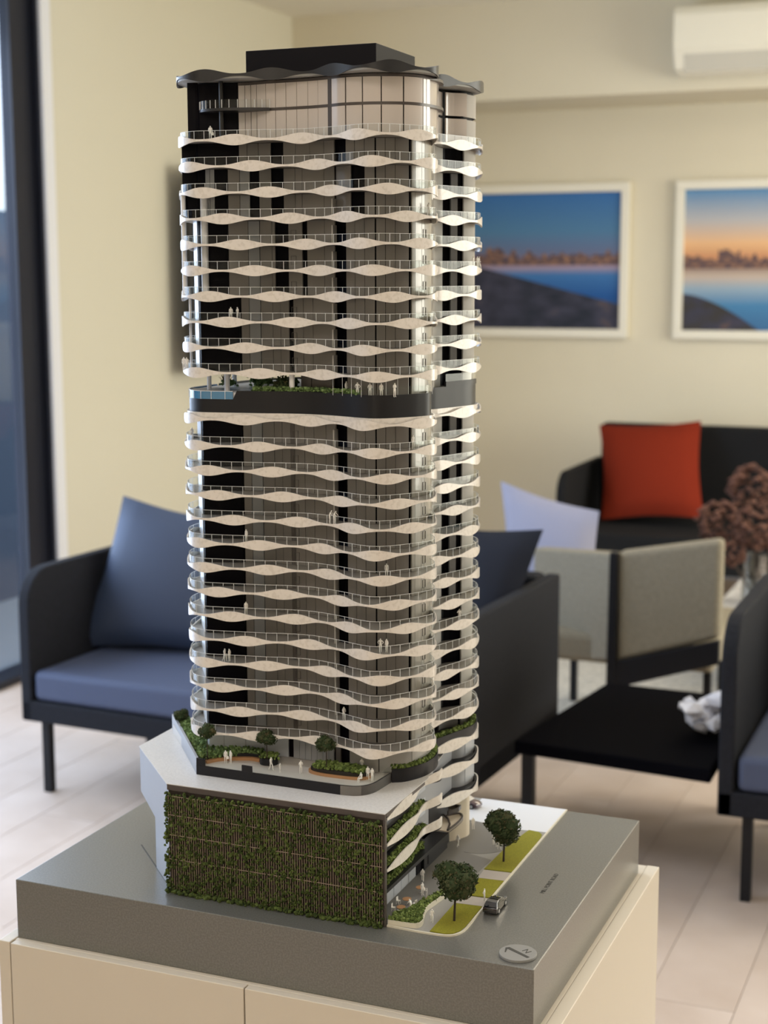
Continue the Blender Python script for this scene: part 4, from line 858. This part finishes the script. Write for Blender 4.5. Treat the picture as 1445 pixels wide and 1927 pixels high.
# on the balconies (deck of storey k)
L = LZ; U = UZ
fig(-.4740, .128, U[9] + S12, 30, 'walk', 'white figurine with a bag on the topmost left balcony', bag=True)
fig(-.4525, .134, U[2] + S12, 10, 'stand', 'left figurine of the pair on the upper left balcony')
fig(-.4440, .136, U[2] + S12, -30, 'fold', 'right figurine of the pair on the upper left balcony')
fig(-.5190, .128, U[0] + S12, 30, 'stand', 'left figurine of the pair at the left nose above the sky garden')
fig(-.5130, .125, U[0] + S12, 10, 'stand', 'right figurine of the pair at the left nose above the sky garden')
fig(-.2020, .352, U[4] + S12, 80, 'stand', 'left figurine of three on the right lobe balcony before the blue picture')
fig(-.1995, .362, U[4] + S12, 60, 'stand', 'middle figurine of three on the right lobe balcony before the blue picture')
fig(-.2010, .374, U[4] + S12, 100, 'walk', 'right figurine of three on the right lobe balcony before the blue picture')
fig(-.3155, .1330, L[9] + S12, 90, 'lean', 'left figurine of the leaning pair high on the mid facade')
fig(-.3085, .1310, L[9] + S12, 80, 'lean', 'right figurine of the leaning pair high on the mid facade')
fig(-.4345, .1320, L[8] + S12, -20, 'stand', 'white figurine at the edge of the black wall, upper of two one above the other')
fig(-.4360, .1310, L[5] + S12, 20, 'stand', 'white figurine at the edge of the black wall, lower of two one above the other')
fig(-.4650, .1240, L[3] + S12, 80, 'walk', 'white figurine with a bag in front of the black wall', bag=True)
fig(-.4580, .1240, L[3] + S12, 260, 'stand', 'figurine facing the one with a bag in front of the black wall')
fig(-.2390, .1350, L[7] + S12, 20, 'stand', 'single white figurine on the right front curve of the tower')
fig(-.2450, .1290, L[4] + S12, 10, 'hip', 'left figurine of the pair on the right front curve')
fig(-.2370, .1300, L[4] + S12, -20, 'stand', 'right figurine of the pair on the right front curve')
fig(-.2980, .1330, L[1] + S12, 60, 'point', 'white figurine with outstretched arm on the second balcony from the bottom')
fig(-.2110, .3300, L[4] + S12, 40, 'point', 'white figurine with raised arm on the right lobe before the black recess')
fig(-.2030, .2050, L[2] + S12, 70, 'stand', 'white figurine by the fold between the two tower lobes, low down')
fig(-.2150, .1650, L[12] + S12, 60, 'stand', 'white figurine on the first balcony below the sky garden, right side')
fig(-.5230, .1520, L[12] + S12, 60, 'stand', 'white figurine on the left nose just below the sky garden')
fig(-.2100, .2050, U[6] + S12, 60, 'stand', 'white figurine by the fold between the lobes, upper tower')
for k, (x_, y_, p_, lb) in enumerate([(-.2745, .128, 'hip', 'tallest looking figurine, leftmost of the group on the sky garden deck'), (-.2560, .124, 'lean', 'hunched figurine second from left on the sky garden deck'), (-.2410, .124, 'stand', 'broad figurine third from left on the sky garden deck'), (-.2270, .133, 'fold', 'slim figurine fourth from left on the sky garden deck'), (-.2950, .140, 'stand', 'faint figurine behind the glass at the left of the sky deck group')]):
    fig(x_, y_, .6481, 20 * k, p_, lb)

# cafe tables and chairs
def cafe_table(x, y, label):
    t = empty('cafe_table', (x, y, B + fh + .0005), 0, label, 'table', 'miniature cafe tables'); MB().prism([(.0058 * math.cos(a), .0058 * math.sin(a)) for a in np.linspace(0, 6.2832, 21)[:-1]], .0072, .0078).build('tabletop', M['bench'], t)
    MB().tube((0, 0, 0), (0, 0, .0072), .0005).build('pedestal', M['alloy'], t); MB().box(-.0025, -.0004, 0, .0025, .0004, .0004).box(-.0004, -.0025, 0, .0004, .0025, .0004).build('foot', M['alloy'], t)
cafe_table(-.2010, .0885, 'round timber cafe table nearest the front edge of the board')
cafe_table(-.2035, .1150, 'round timber cafe table in the middle of the three')
cafe_table(-.2010, .1560, 'round timber cafe table farthest from the front edge')
def cafe_chair(x, y, rz, label):
    t = empty('cafe_chair', (x, y, B + fh + .0005), math.radians(rz), label, 'chair', 'miniature cafe chairs'); MB().box(-.0022, -.0022, .0044, .0022, .0022, .0050).build('seat', M['fig'], t)
    MB().box(-.0022, .0018, .0050, .0022, .0022, .0098).build('backrest', M['fig'], t)
    for a in (-.0019, .0019):
        for b in (-.0019, .0019): MB().box(a - .0002, b - .0002, 0, a + .0002, b + .0002, .0044).build('leg', M['fig'], t)
cafe_chair(-.2120, .0900, 90, 'white cafe chair left of the nearest table'); cafe_chair(-.2140, .1120, 80, 'white cafe chair by the shop glazing at the middle table')
cafe_chair(-.1915, .1120, 250, 'white cafe chair on the planter side of the middle table'); cafe_chair(-.1985, .0755, 190, 'white cafe chair in front of the nearest table')

# cars
def car(x, y, z, rz, paint, label, suv=True):
    t = empty('model_car', (x, y, B + z), math.radians(rz), label, 'car')
    Ln, Wd_ = .046, .0185      # profile along x (front = +x)
    prof = [(-.50, .20), (-.505, .48), (-.49, .62), (-.44, .66), (-.33, .97), (-.10, 1.0), (.06, .93), (.20, .66), (.42, .56), (.49, .42), (.50, .20)]
    H_ = .0155; n = len(prof); v = []; f = []
    ys = [(-1, .86), (-.93, 1), (.93, 1), (1, .86)]
    for yy, k in ys:
        for px_, pz_ in prof:
            tap = 1 - .22 * max(0, (pz_ - .62) / .38)
            v.append((px_ * Ln * (1 if abs(yy) < 1 else .985), yy * Wd_ * .5 * tap, (pz_ if abs(yy) < 1 else .2 + (pz_ - .2) * .95) * H_))
    for a in range(3):
        for i in range(n): j = (i + 1) % n; f.append((a * n + i, a * n + j, (a + 1) * n + j, (a + 1) * n + i))
    f += [tuple(reversed(range(n))), tuple(range(3 * n, 4 * n))]
    MB().add(v, f).build('body', paint, t, True, .0004, 2)
    for sgn in (-1, 1):
        y_ = sgn * Wd_ * .5
        q = [(-.40, .67), (-.315, .90), (-.10, .935), (.05, .87), (.165, .67)]; inn = [(a * Ln, y_ * (1.015 - .22 * max(0, (b - .62) / .38)), b * H_) for a, b in q]; out = [(a, b + sgn * .0002, c) for a, b, c in inn]
        MB().add(inn + out, [tuple(range(5, 10)), tuple(reversed(range(5)))] + [(i, (i + 1) % 5, 5 + (i + 1) % 5, 5 + i) for i in range(5)]).build('side_window', M['carglass'], t)
        for wx in (-.31, .31):
            wv = MB().tube((wx * Ln, y_ - sgn * .0026, .0038), (wx * Ln, y_ + sgn * .0004, .0038), .0038, 18).build('wheel', M['tyre'], t)
            MB().tube((wx * Ln, y_ + sgn * .0002, .0038), (wx * Ln, y_ + sgn * .0007, .0038), .0025, 12).build('hubcap', M['alloy'], wv)
        MB().box(.475 * Ln, y_ * .72 - .0016, .0068, .503 * Ln, y_ * .72 + .0016, .0084).build('headlamp', M['alloy'], t)
        MB().box(-.508 * Ln, y_ * .75 - .0018, .0078, -.49 * Ln, y_ * .75 + .0018, .0092).build('tail_lamp', M['carred'], t)
    MB().add([(.06 * Ln, -.0068, .925 * H_), (.06 * Ln, .0068, .925 * H_), (.20 * Ln, .0080, .68 * H_), (.20 * Ln, -.0080, .68 * H_), (.065 * Ln, -.0068, .955 * H_), (.065 * Ln, .0068, .955 * H_), (.215 * Ln, .0080, .70 * H_), (.215 * Ln, -.0080, .70 * H_)], [(4, 7, 6, 5), (0, 1, 2, 3), (0, 4, 5, 1), (2, 6, 7, 3), (1, 5, 6, 2), (3, 7, 4, 0)]).build('windscreen', M['carglass'], t)
    MB().add([(-.44 * Ln, -.0078, .68 * H_), (-.44 * Ln, .0078, .68 * H_), (-.34 * Ln, .0066, .94 * H_), (-.34 * Ln, -.0066, .94 * H_), (-.455 * Ln, -.0078, .69 * H_), (-.455 * Ln, .0078, .69 * H_), (-.352 * Ln, .0066, .96 * H_), (-.352 * Ln, -.0066, .96 * H_)], [(4, 5, 6, 7), (3, 2, 1, 0), (0, 1, 5, 4), (2, 3, 7, 6), (1, 2, 6, 5), (3, 0, 4, 7)]).build('rear_window', M['carglass'], t)
    return t
car(-.0965, .1490, .0002, 91, M['carblk'], 'black model car parked along the kerb on the grey road')
car(-.2560, .4930, fh + .0005, -12, M['carred'], 'maroon model car half hidden behind the beige rendered wall')
print('panes', npan, 'objects', len(bpy.data.objects))
